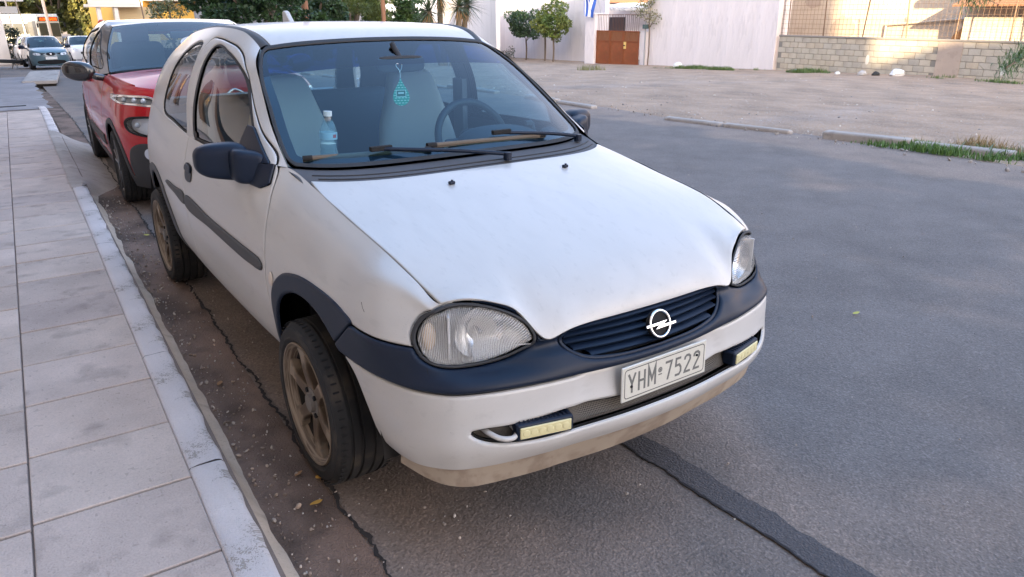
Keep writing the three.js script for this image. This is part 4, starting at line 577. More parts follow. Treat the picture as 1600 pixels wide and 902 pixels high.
  one('bonnet_underside', panel(bon, null, { off: -.018, depth: 0 }), M.gap);
  const jet = merge([rbx(.022, .011, .016, .004, .243, .973, .059), cyl(.004, .004, .006, 8, .243, .980, .062)]);
  part(bonnet, 'washer_jet', mirrorX(jet), M.black); part(bonnet, 'washer_jet', jet, M.black);
  // ---- windscreen
  const bot = [[0, 1.003, -.196], [.15, 1.003, -.198], [.30, 1.002, -.206], [.42, 1.001, -.226], [.52, 1.001, -.262], [.60, 1.004, -.312], [.653, 1.010, -.352]];
  const top = [[0, 1.407, -.902], [.13, 1.406, -.904], [.26, 1.402, -.908], [.36, 1.397, -.914], [.43, 1.391, -.922], [.48, 1.385, -.930], [.523, 1.378, -.940]];
  const pil = [[.653, 1.010, -.352], [.641, 1.105, -.503], [.620, 1.190, -.630], [.590, 1.285, -.782], [.523, 1.378, -.940]];
  const wRows = [0, .25, .5, .75, 1].map((v, r) => bot.map((b, k) => {
    const t = top[k], s = Math.sin(Math.PI * v), u = k / 6, e = lerpA(bot[6], top[6], v), d = [pil[r][0] - e[0], pil[r][1] - e[1], pil[r][2] - e[2]], q = lerpA(b, t, v), m = u ** 2;
    return [q[0] + d[0] * m, q[1] + d[1] * m + .012 * s * (1 - m), q[2] + d[2] * m + .008 * s * (1 - m)];
  }));
  const ws = surface(wRows, 60, 60, true);
  const edge = (uv, r = .07) => { const a = (1 - uv[0]) * .64, b = Math.min(uv[1], 1 - uv[1]) * .82; return a < r && b < r ? r - Math.hypot(r - a, r - b) : Math.min(a, b); };
  const sealM = M.rubber;
  one('windscreen_seal', panel(ws, (p, uv) => Math.min(edge(uv) + .006, .024 - edge(uv), uv[1] * .82 - .0 + .5), { off: .006, roll: .006, depth: .02 }), sealM);
  part(car, 'windscreen', both(panel(ws, (p, uv) => edge(uv) - .018, { off: 0, depth: 0 })), M.screen);
  one('windscreen_border', panel(ws, (p, uv) => Math.min(edge(uv) - .016, .050 + .03 * smooth(.10, .0, uv[1]) + .045 * smooth(.10, .0, (1 - uv[0]) * .64 - .03) * smooth(1, .5, uv[1]) - edge(uv)), { off: -.004, depth: 0 }), std(.012, .013, .02, .5));
  one('windscreen_tint', panel(ws, (p, uv) => Math.min(edge(uv) - .02, (uv[1] - .74) * .82), { off: -.0025, depth: 0 }), M.tint);
  // ---- scuttle panel under the windscreen
  const cow = surface([0, .3, .65, 1].map((t) => us.map((u) => {
    const r = bRows[11][us.indexOf(u)], f = interp(bot.map((b, k) => [k / 6, k])), k = f(u), i = Math.min(5, Math.floor(k)), b = lerpA(bot[i], bot[i + 1], k - i);
    const e = u > .9 ? (u - .9) * .18 : 0; return [lerp(r[0], b[0], t) + e, lerp(r[1], b[1], t) - .012 + .006 * t + .004 * Math.sin(t * 3.1), lerp(r[2] + .004, b[2], t)];
  })), 14, 60, true);
  const scuttle = part(car, 'scuttle_panel', both(panel(cow, null, { depth: .01 })), std(.085, .085, .092, .75));
  for (const t of [.28, .52]) part(scuttle, 'rib', both(tube(us.slice(0, 11).map((u, i) => { const a = cow.P[Math.round(t * 14) * 61 + Math.min(60, Math.round(i / 11 * 60))]; return [a[0], a[1] + .0015, a[2]]; }), .0022, 50, 5)), M.rubber);
  // ---- roof with black strips along its edges
  const inn = [[.487, 1.389, -.938], [.490, 1.407, -.98], [.495, 1.428, -1.05], [.50, 1.444, -1.15], [.501, 1.455, -1.30], [.501, 1.457, -1.55], [.497, 1.446, -1.85], [.487, 1.420, -2.15], [.47, 1.385, -2.38], [.45, 1.345, -2.52]];
  const out = [[.527, 1.3805, -.946], [.530, 1.4055, -.99], [.536, 1.4305, -1.065], [.542, 1.4435, -1.15], [.5455, 1.4515, -1.28], [.5475, 1.4525, -1.5], [.542, 1.4405, -1.76], [.533, 1.4185, -2.02], [.518, 1.3855, -2.26], [.495, 1.3455, -2.48]];
  const cen = [[1.408, -.903], [1.423, -.945], [1.442, -1.02], [1.456, -1.12], [1.467, -1.28], [1.472, -1.55], [1.466, -1.85], [1.446, -2.15], [1.418, -2.38], [1.385, -2.55]];
  const ru = [0, .15, .3, .45, .6, .75, .88, .96, 1];
  const roofS = surface(inn.map((e, r) => ru.map((u) => { const k = 1 - u ** 2.6; return [u * e[0], e[1] + (cen[r][0] - e[1]) * k, e[2] + (cen[r][1] - e[2]) * k]; })), 90, 60, true);
  const roof = part(car, 'roof', both(panel(roofS, (p, uv) => Math.min((1 - uv[0]) * .5, uv[1] * 1.6 + .2) - .001, { roll: .007, depth: .012 })), M.paint);
  one('roof_lining', panel(roofS, null, { off: -.03, depth: 0 }), M.trimGrey);
  const stripS = surface([0, .5, 1].map((t) => inn.map((a, i) => { const b = out[i]; const p = lerpA(a, b, t); p[1] += t === .5 ? .004 : -.002; return p; })), 8, 90, false);
  const fix = (g) => { const nn = g.attributes.normal; let s = 0; for (let i = 0; i < nn.count; i++) s += nn.getY(i); if (s < 0) for (let i = 0; i < nn.count; i++) nn.setXYZ(i, -nn.getX(i), -nn.getY(i), -nn.getZ(i)); return g; };
  pair('roof_strip', fix(panel(stripS, null, { depth: .012 })), M.blackWorn);
  // aerial fin at the back of the roof
  { const f = new THREE.Shape(); f.moveTo(-.07, 0); f.quadraticCurveTo(-.03, .03, .0, .055); f.quadraticCurveTo(.03, .075, .045, .06); f.lineTo(.055, 0); f.closePath();
    const g = new THREE.ExtrudeGeometry(f, { depth: .012, bevelEnabled: true, bevelSize: .006, bevelThickness: .008, bevelSegments: 3, steps: 1 }); g.rotateY(Math.PI / 2); g.translate(-.006, 1.452, -2.12); part(roof, 'aerial', g, M.paint); }
  // ---- tailgate
  const tail = surface([[1.385, -2.55, 1], [1.30, -2.66, 1.08], [1.16, -2.80, 1.2], [1.0, -2.90, 1.3], [.97, -2.935, 1.34]].map(([y, z, w]) => [0, .2, .35, .43, .48, .50].map((x, i) => [x * w, y - (i / 5) ** 3 * .04, z + (i / 5) ** 3 * .12])), 30, 30, false);
  const fTg = (p) => Math.min(.50 - p[0] + (1.2 - p[1]) * .2, p[1] - 1.02, 1.345 - p[1] );
  one('tailgate', fix(panel(tail, (p) => -fTg(p), { depth: .02 })), M.paint);
  part(car, 'rear_window', both(panel(tail, (p) => fTg(p) + .01, { off: 0, depth: 0 })), M.window);
  // ---- headlights
  for (const [f, s] of [[mirrorX, -1], [(g) => g, 1]]) {
    const lensG = panel(wrap, (p) => hl(p) - .0055, { off: .006, roll: .03, depth: .0 });
    const L = new THREE.Group(); L.name = 'headlight'; car.add(L);
    part(L, 'lens', f(lensG), M.lensR);
    part(L, 'seal', f(panel(wrap, (p) => Math.min(hl(p) - .0, .008 - hl(p)), { off: .005, roll: .0045, depth: .03 })), M.rubber);
    // housing: the outline pushed back as a bowl
    const bowlS = keep(wrap, (p) => hl(p) - .002);
    const Q = bowlS.P.map((p) => { const d = hl(p), k = smooth(0, .05, d); return [p[0] - .012 * k, p[1], p[2] - .010 - .042 * k - (p[0] > .6 ? 0 : .0)]; });
    const gB = finish(bowlS, Q, 0, true); part(L, 'reflector_housing', f(gB), M.reflector2);
    // main reflector dish with its bulb shield
    const dish = new THREE.LatheGeometry(Array.from({ length: 14 }, (_, i) => { const t = i / 13; return new THREE.Vector2(.008 + t * .064, t * t * .045); }), 40); dish.rotateX(Math.PI / 2); dish.rotateY(.12); dish.translate(.515, .712, .615);
    part(L, 'reflector', f(dish), M.reflector);
    part(L, 'lens_rib', f(panel(wrap, (p) => Math.min(hl(p) - .008, .0016 - Math.abs(p[1] - .678)), { off: .0045, depth: 0 })), M.lensRib); part(L, 'bulb_shield', f(merge([rod([.515, .712, .63], [.517, .712, .655], .009, 16), new THREE.SphereGeometry(.009, 14, 8).translate(.517, .712, .655)])), M.steel);
    // divider and turn signal
    const dv = new THREE.PlaneGeometry(.006, .13).translate(0, 0, 0); const div = rbx(.006, .12, .055, .002); div.rotateY(.55); div.translate(.594, .712, .628); part(L, 'divider', f(div), std(.62, .62, .62, .3, { metalness: .3 }));
    const ind = new THREE.SphereGeometry(.026, 20, 12).scale(.8, 1.5, .6).translate(.638, .708, .598); part(L, 'indicator_bulb', f(ind), M.indicator);
  }
  // ---- grille with slats
  const wy = (x, y) => { let b = null, d = 1e9; return null; };
  const zAt = (() => { const q = wrap.P.filter((p) => p[2] > .45 && p[1] > .4 && p[1] < .8); return (x, y) => { let best = [], w = 0, s = 0; for (const p of q) { const dx = p[0] - x, dy = p[1] - y; if (Math.abs(dx) > .03 || Math.abs(dy) > .02) continue; const k = 1 / (dx * dx + dy * dy + 1e-6); w += k; s += k * p[2]; } return w ? s / w : .75; }; })();
  const grille = new THREE.Group(); grille.name = 'grille'; car.add(grille);
  part(grille, 'grille_back', both(panel(wrap, (p) => gr(p) + .012, { off: -.035, depth: 0 })), M.gap);
  part(grille, 'grille_frame', both(panel(wrap, (p) => Math.min(gr(p) + .004, .006 - gr(p)), { off: .001, roll: .004, depth: .04 })), M.black);
  for (let s = 0; s < 5; s++) {
    const y = .620 + s * .0185, pts = []; for (let i = 0; i <= 40; i++) { const x = i * .009; if (fGr(x, y) > .003) pts.push([x, y, zAt(x, y)]); }
    const pos = [], id = []; for (const [x, yy, z] of pts) for (const [dy, dz] of [[-.0045, -.001], [.001, .002], [.0048, -.004], [.0075, -.030], [-.0045, -.030]]) pos.push(x, yy + dy, z + dz - .004);
    for (let i = 0; i < pts.length - 1; i++) for (let k = 0; k < 5; k++) { const a = i * 5 + k, b = i * 5 + (k + 1) % 5; id.push(a, b, a + 5, b, b + 5, a + 5); }
    let g = new THREE.BufferGeometry(); g.setAttribute('position', new THREE.Float32BufferAttribute(pos, 3)); g.setIndex(id); g = both(g.toNonIndexed()); g.computeVertexNormals(); part(grille, 'slat', toCreasedNormals(g, .6), M.black);
  }
  { const e = new THREE.Group(); e.name = 'badge'; e.position.set(0, .6615, .813); e.rotation.x = -.32; car.add(e);
    part(e, 'badge_back', new THREE.CylinderGeometry(.040, .040, .012, 40).rotateX(Math.PI / 2).translate(0, 0, -.010), M.gap);
    part(e, 'ring', new THREE.TorusGeometry(.0385, .0042, 12, 48), M.chrome);
    const bolt = new THREE.Shape(); [[-.057, .0012], [-.057, .0072], [.0235, .0088], [.0045, -.0012], [.057, -.0012], [.057, -.0072], [-.0235, -.0088], [-.0045, .0012]].forEach((p, i) => i ? bolt.lineTo(...p) : bolt.moveTo(...p)); bolt.closePath();
    part(e, 'bolt', new THREE.ExtrudeGeometry(bolt, { depth: .005, bevelEnabled: true, bevelSize: .001, bevelThickness: .0012, bevelSegments: 2 }).translate(0, -.0025, .0), M.chrome); }
  // ---- number plate
  { const c = document.createElement('canvas'); c.width = 1024; c.height = 304; const q = c.getContext('2d'); q.fillStyle = '#c9c6ba'; q.fillRect(0, 0, 1024, 304);
    q.strokeStyle = '#4d4d4c'; q.lineWidth = 9; q.beginPath(); const R = 34, x0 = 20, y0 = 18, x1 = 1004, y1 = 286; q.moveTo(x0 + R, y0); q.lineTo(x1 - R, y0); q.quadraticCurveTo(x1, y0, x1, y0 + R); q.lineTo(x1, y1 - R); q.quadraticCurveTo(x1, y1, x1 - R, y1); q.lineTo(x0 + R, y1); q.quadraticCurveTo(x0, y1, x0, y1 - R); q.lineTo(x0, y0 + R); q.quadraticCurveTo(x0, y0, x0 + R, y0); q.stroke();
    q.fillStyle = '#62625f'; q.strokeStyle = '#62625f'; q.lineWidth = 23; q.lineJoin = 'miter'; q.lineCap = 'butt';
    const st = (pts) => { q.beginPath(); pts.forEach((p, i) => i ? q.lineTo(...p) : q.moveTo(...p)); q.stroke(); }, yt = 62, yb = 246, ym = 154;
    const gly = { Y: (x) => { st([[x + 6, yt], [x + 46, ym + 4], [x + 86, yt]]); st([[x + 46, ym - 6], [x + 46, yb]]); }, H: (x) => { st([[x + 14, yt], [x + 14, yb]]); st([[x + 82, yt], [x + 82, yb]]); st([[x + 14, ym], [x + 82, ym]]); }, M: (x) => { st([[x + 12, yb], [x + 12, yt + 6], [x + 52, ym + 26], [x + 92, yt + 6], [x + 92, yb]]); }, 7: (x) => st([[x + 6, yt + 12], [x + 84, yt + 12], [x + 36, yb]]), 5: (x) => st([[x + 84, yt + 12], [x + 22, yt + 12], [x + 18, ym - 12], [x + 62, ym - 16], [x + 82, ym + 14], [x + 82, yb - 36], [x + 62, yb - 12], [x + 10, yb - 12]]), 2: (x) => st([[x + 12, yt + 50], [x + 16, yt + 26], [x + 34, yt + 12], [x + 62, yt + 12], [x + 82, yt + 30], [x + 82, yt + 58], [x + 20, yb - 30], [x + 14, yb - 12], [x + 88, yb - 12]]) };
    const xs = [58, 172, 290, 0, 500, 620, 740, 860]; 'YHM*7522'.split('').forEach((ch, i) => gly[ch] && gly[ch](xs[i]));
    q.beginPath(); q.arc(442, 122, 26, 0, 7); q.fill(); q.fillRect(420, 160, 46, 12); q.fillStyle = '#4a4a4a'; q.font = '15px sans-serif'; q.fillStyle = '#c9c7bd'; for (let i = 0; i < 7; i++) { const a = i * .9; q.fillRect(440 + 14 * Math.cos(a), 120 + 14 * Math.sin(a), 5, 5); }
    q.fillStyle = '#222'; q.beginPath(); q.arc(100, 180, 10, 0, 7); q.fill(); q.beginPath(); q.arc(905, 110, 10, 0, 7); q.fill();
    q.globalAlpha = .32; for (let i = 0; i < 1500; i++) { q.fillStyle = rnd() < .5 ? '#8f8a80' : '#efeee8'; q.fillRect(rr(0, 1024), rr(0, 304), rr(1, 9), rr(1, 4)); } q.globalAlpha = 1;
    const t = new THREE.CanvasTexture(c); t.colorSpace = THREE.SRGBColorSpace;
    const pl = new THREE.Group(); pl.name = 'number_plate'; pl.position.set(.002, .523, .846); pl.rotation.set(-.03, 0, 0); car.add(pl);
    part(pl, 'plate_body', rbx(.345, .108, .006, .0028, 0, 0, -.0032, 3), std(.62, .62, .58, .55));
    part(pl, 'plate_print', new THREE.PlaneGeometry(.337, .100).translate(0, 0, .0006), new THREE.MeshStandardMaterial({ map: t, roughness: .55 }));
    for (const x of [-.137, .129]) part(pl, 'bolt_head', cyl(.004, .004, .004, 12).rotateX(Math.PI / 2).translate(x, x < 0 ? -.010 : .015, .002), M.gap); }
  // ---- bumper slot: mesh behind it, lamp bars, towing eye, skirt
  { const meshT = noiseTex(64, (x, y, i, j) => { const v = ((i + 0) % 16 < 5) || (j % 16 < 5) ? .42 : .02; return [v, v * .94, v * .85]; }); const mm = std(1, 1, 1, .7, { map: clone(meshT, 160, 60) });
    one('bumper_mesh', panel(wrap, (p) => sl(p) + .014, { off: -.036, depth: 0 }), mm);
    const lip = panel(wrap, (p) => Math.min(sl(p) + .004, .0 - sl(p) + .004), { off: -.004, depth: .04 }); }
  for (const s of [-1, 1]) {
    const b = new THREE.Group(); b.name = 'light_bar'; b.position.set(s * .412, .4575, .812); b.rotation.set(0, s * .23, 0); car.add(b);
    part(b, 'lamp_case', merge([rbx(.168, .050, .046, .008, 0, 0, -.02, 3), ...Array.from({ length: 12 }, (_, i) => bx(.003, .004, .034, -.07 + i * .0128, .0265, -.024))]), M.black);
    part(b, 'lamp_glass', rbx(.150, .034, .006, .003, 0, 0, .004, 2), phys(.66, .60, .33, .3, { clearcoat: .4 }));
    for (let i = 0; i < 6; i++) part(b, 'led', new THREE.SphereGeometry(.0105, 14, 8).scale(1, 1, .12).translate(-.058 + i * .0232, 0, .0072), phys(.68, .62, .35, .28, { clearcoat: .4 }));
  }
  part(car, 'towing_eye', tube([[-.556, .462, .70], [-.552, .460, .752], [-.535, .452, .778], [-.505, .448, .79], [-.485, .452, .782], [-.480, .458, .758], [-.482, .462, .70]], .0075, 40, 10), M.paint);
  const sk = surface([0, .35, 1].map((t) => S.slice(0, 13).map((_, k) => { const a = rows[0][k], y = K([[0, .255], [4, .263], [8, .268], [10, .282], [12, .312]], k), d = K([[0, .085], [3, .072], [6, .058], [9, .040], [12, .030]], k), q = ins(k, y, d - .006); const w = lerpA([a[0] - nrm[k][0] * .008, a[1] + .012, a[2] - nrm[k][1] * .008], q, t); return w; })), 12, 80, false);
  { const a = pfbm(6, 5, 41), skT = noiseTex(256, (x, y) => { const v = smooth(.35, .65, a(x, y)); return [lerp(.56, .64, v), lerp(.50, .585, v), lerp(.44, .52, v)]; });
    const skp = panel(sk, (p, uv) => Math.min(.99 - uv[0], uv[1] * .09 + .02, (1 - uv[1]) * .09 + .02), { depth: .012 }); const nn = skp.attributes.normal, pp = skp.attributes.position; for (let i = 0; i < nn.count; i++) if (nn.getX(i) * pp.getX(i) * .3 + nn.getZ(i) < 0) nn.setXYZ(i, -nn.getX(i), -nn.getY(i), -nn.getZ(i));
    one('front_skirt', skp, std(1, 1, 1, .8, { map: clone(skT, 3, .5) }), 'dusty brown plastic skirt under the bumper'); }
  // sills and the dark underside
  one('underbody', merge([bx(1.24 / 2, .16, 3.3, .31, .33, -1.25), bx(.06, .16, 1.5, .645, .34, -1.15)]), M.gap);
  { // wheel wells: half drums above each wheel
    const well = (z) => { const g = new THREE.CylinderGeometry(.43, .43, .28, 40, 1, true, 0, Math.PI); g.rotateZ(Math.PI / 2); g.rotateX(0); g.translate(.60, .30, z); const w = new THREE.CircleGeometry(.43, 30, 0, Math.PI).rotateY(Math.PI / 2).translate(.465, .30, z); return merge([g, w]); };
    for (const [z] of [[.05], [-2.443]]) pair('wheel_well', well(z), std(.018, .016, .015, .95)); }
  // ---- mirrors
  const sup = (ax, ay, az, e = .55, w = 40, h = 24) => { const g = new THREE.SphereGeometry(1, w, h), p = g.attributes.position; for (let i = 0; i < p.count; i++) { const f = (v) => Math.sign(v) * Math.abs(v) ** e; p.setXYZ(i, f(p.getX(i)) * ax, f(p.getY(i)) * ay, f(p.getZ(i)) * az); } g.computeVertexNormals(); return mergeVertices(g); };
  carW.sup = sup;
  for (const [f, s] of [[mirrorX, -1], [(g) => g, 1]]) {
    const m = new THREE.Group(); m.name = 'wing_mirror'; car.add(m);
    const hs = sup(.090, .064, .062, .62); { const p = hs.attributes.position; for (let i = 0; i < p.count; i++) { const x = p.getX(i), k = (x / .09 + 1) / 2; p.setY(i, p.getY(i) * (1 + .16 * (1 - k) - .12 * k) - .010 * (1 - k)); p.setZ(i, p.getZ(i) * (1 - .35 * k) - .05 * k); } hs.computeVertexNormals(); }
    hs.translate(.822, 1.018, -.555); part(m, 'mirror_housing', f(hs), M.black);
    const foot = sup(.055, .056, .050, .5); { const p = foot.attributes.position; for (let i = 0; i < p.count; i++) { const k = (p.getX(i) / .055 + 1) / 2; p.setY(i, p.getY(i) * lerp(1.0, 1.12, k) - .012 * (1 - k)); p.setZ(i, p.getZ(i) - .05 * k); } foot.computeVertexNormals(); } foot.translate(.757, 1.005, -.470);
    const tri = new THREE.Shape(); [[-.325, 1.020], [-.33, .958], [-.40, .938], [-.53, .945], [-.56, 1.0], [-.475, 1.135]].forEach((p, i) => i ? tri.lineTo(p[0], p[1]) : tri.moveTo(p[0], p[1])); tri.closePath();
    const base = panel(wrap, (p) => (p[2] < -.2 && p[2] > -.7 ? outline([[-.385, 1.03], [-.362, .952], [-.41, .934], [-.55, .942], [-.60, 1.03]], 4, true)(p[2], p[1]) : -1), { off: .012, roll: .008, depth: .014 });
    const base2 = panel(G, (p) => (p[2] > -.8 ? outline([[-.385, 1.0], [-.395, 1.018], [-.60, 1.118], [-.65, 1.12], [-.66, 1.0]], 4, true)(p[2], p[1]) : -1), { off: .010, roll: .006, depth: .02 });
    part(m, 'mirror_base', f(merge([foot, base, base2])), M.black);
    part(m, 'mirror_glass', f(sup(.072, .05, .004, .7).translate(.82, 1.015, -.623)), M.chrome);
  }
  // ---- wipers
  const wiper = (pivot, knee, a, b) => {
    const w = new THREE.Group(); w.name = 'wiper'; car.add(w);
    part(w, 'wiper_arm', merge([rod([pivot[0], pivot[1] - .01, pivot[2]], [pivot[0], pivot[1] + .018, pivot[2]], .016, 14), tube([[pivot[0], pivot[1] + .012, pivot[2]], lerpA(pivot, knee, .35).map((v, i) => v + (i === 1 ? .018 : 0)), knee.map((v, i) => v + (i === 1 ? .016 : 0))], .0075, 20, 8)]), M.black);
    part(w, 'wiper_joint', rbx(.085, .018, .02, .004, knee[0], knee[1] + .018, knee[2]), M.gap);
    part(w, 'wiper_blade', merge([rod(a, b, .0085, 8), rod(a.map((v, i) => v - (i === 1 ? .008 : 0)), b.map((v, i) => v - (i === 1 ? .008 : 0)), .004, 6)]), std(.13, .105, .08, .8));
    part(w, 'blade_cap', rod(a, lerpA(a, b, .07), .0105, 8), M.gap); part(w, 'blade_cap', rod(b, lerpA(b, a, .05), .0105, 8), M.gap);
  };
  wiper([.09, 1.0, -.095], [-.345, 1.036, -.262], [-.605, 1.033, -.345], [-.155, 1.036, -.236]);
  wiper([.545, 1.008, -.235], [.175, 1.048, -.262], [-.165, 1.047, -.250], [.385, 1.036, -.256]);
  // ---- cabin
  const liner = panel(wrap, (p) => Math.min(p[1] - .5, -.35 - p[2], p[2] + 2.85), { off: -.05, depth: 0 }); one('door_lining', liner, M.dash);
  part(car, 'cabin_floor', bx(1.36, .03, 2.3, 0, .40, -1.55), M.dash);
  part(car, 'bulkhead', bx(1.30, .5, .03, 0, .70, -.30), M.dash);
  part(car, 'luggage_shelf', bx(1.2, .03, .5, 0, .93, -2.48), M.trimGrey);
  { const d = new THREE.Shape(); d.moveTo(-.24, .955); d.quadraticCurveTo(-.34, .985, -.52, .965); d.quadraticCurveTo(-.62, .955, -.64, .90); d.lineTo(-.60, .60); d.lineTo(-.26, .6); d.closePath();
    const g = new THREE.ExtrudeGeometry(d, { depth: 1.28, bevelEnabled: true, bevelSize: .01, bevelThickness: .01, bevelSegments: 2, curveSegments: 12 }); g.rotateY(-Math.PI / 2); g.translate(.64, 0, 0); part(car, 'dashboard', g, M.dash);
    const bin = sup(.19, .085, .16, .8); bin.translate(.33, .965, -.50); part(car, 'instrument_cowl', bin, M.dash); }
  { const w = new THREE.Group(); w.name = 'steering_wheel'; w.position.set(.345, .955, -.745); w.rotation.set(-.42 + Math.PI, 0, 0); car.add(w);
    part(w, 'rim', new THREE.TorusGeometry(.182, .0165, 14, 60), std(.025, .027, .032, .6)); part(w, 'hub', sup(.07, .055, .03, .7), std(.03, .032, .036, .6));
    part(w, 'spokes', merge([rbx(.30, .035, .018, .008), rbx(.03, .15, .018, .008, 0, .09, 0)]), std(.03, .032, .036, .6)); part(w, 'column', rod([0, 0, .02], [0, 0, .22], .035, 14), M.dash); }
  const seatAt = (x, lab) => {
    const s = new THREE.Group(); s.name = 'front_seat'; car.add(s);
    const bk = surface([[.42, .215, .0], [.55, .24, .02], [.72, .235, .0], [.9, .215, -.01], [1.02, .185, -.01], [1.12, .148, .0], [1.20, .122, .0], [1.238, .09, -.01], [1.25, .03, -.03]].map(([y, w, z]) => { const r = []; for (let i = 0; i <= 12; i++) { const a = (i / 12) * Math.PI * 2, cx = Math.sign(Math.cos(a)) * Math.abs(Math.cos(a)) ** .7, cz = Math.sign(Math.sin(a)) * Math.abs(Math.sin(a)) ** .8; r.push([x + w * cx, y, -1.13 - (y - .42) * .24 + z + .075 * (w > .1 ? 1 : w / .1) * cz + .02 * cx * cx]); } return r; }), 40, 48, false);
    part(s, 'backrest', finish(bk, bk.P, 0, true), M.seat); part(s, 'cushion', rbx(.48, .16, .52, .06, x, .55, -.92, 4), M.seat);
  };
  seatAt(-.345); seatAt(.315);
  part(car, 'rear_seat', merge([rbx(1.16, .62, .16, .06, 0, .78, -2.12, 4), rbx(1.16, .18, .5, .06, 0, .55, -1.88, 4)]), M.seatBlue);
  { const m = new THREE.Group(); m.name = 'interior_mirror'; car.add(m); part(m, 'mirror_body', sup(.112, .034, .018, .45).rotateY(.0).translate(.0, 1.306, -.765), M.dash); part(m, 'mirror_stem', rod([.0, 1.33, -.765], [.0, 1.385, -.83], .012, 10), M.dash); }
  pair('belt_pillar', merge([bx(.03, .75, .10, .668, .8, -1.40)]), M.trimGrey);
  // ---- wheels
  wheelSet(car);
  return car;
}
M.lensR = phys(.95, .95, .94, .0, { transmission: .94, thickness: 0, ior: 1.5 });
M.reflector2 = std(.95, .94, .92, .26, { metalness: .5 });
M.lensRib = phys(.9, .9, .9, .2, { transmission: .5, thickness: 0 });
M.indicator = phys(.62, .50, .38, .25, { clearcoat: .6 });
{ const st = noiseTex(64, (x, y) => { const v = .5 + .5 * Math.sin(2 * Math.PI * (2 * x + 2 * y)); return [v, v, v]; }, false), tr = noiseTex(64, (x, y) => { const v = lerp(.52, 1, smooth(.05, .6, .5 + .5 * Math.sin(2 * Math.PI * (2 * x + 2 * y)))); return [v, v, v]; }, false); M.lensR.bumpMap = clone(st, 150, 3); M.lensR.bumpScale = .003; M.lensR.transmissionMap = clone(tr, 150, 3); M.reflector2.bumpMap = clone(st, 300, 10); M.reflector2.bumpScale = .002; }
function tyreParts(R, hw, rimR, tread = true) {   // axis along x, outside face towards -x
  const prof = [[rimR - .004, hw * .78], [rimR + .006, hw * .86], [rimR + .018, hw * .97], [lerp(rimR, R, .34), hw * 1.03], [lerp(rimR, R, .36), hw * 1.05], [lerp(rimR, R, .40), hw * 1.05], [lerp(rimR, R, .42), hw * 1.04], [lerp(rimR, R, .55), hw * 1.06], [lerp(rimR, R, .70), hw * 1.03], [lerp(rimR, R, .72), hw * 1.00], [lerp(rimR, R, .76), hw * .99], [R - .016, hw * .90], [R - .006, hw * .80], [R - .002, hw * .72]];
  const grooves = [.56, .2, -.2, -.56], top = []; for (const g of grooves) top.push([R, g * hw + .006], [R - .007, g * hw + .004], [R - .007, g * hw - .004], [R, g * hw - .006]);
  const pts = [...prof, ...top, ...prof.slice().reverse().map(([r, x]) => [r, -x])].map(([r, x]) => new THREE.Vector2(r, x));
  const g = new THREE.LatheGeometry(pts, 96); g.rotateZ(Math.PI / 2); const t = toCreasedNormals(g, .7);
  const gs = [t];
  if (tread) for (let i = 0; i < 64; i++) { const a = (i / 64) * Math.PI * 2; for (const s of [-1, 1]) { const b = bx(hw * .30, .0035, .006, s * hw * .76, R - .0035, 0); b.rotateZ(s * -.0); b.rotateX(a); gs.push(b); } }
  return gs;
}
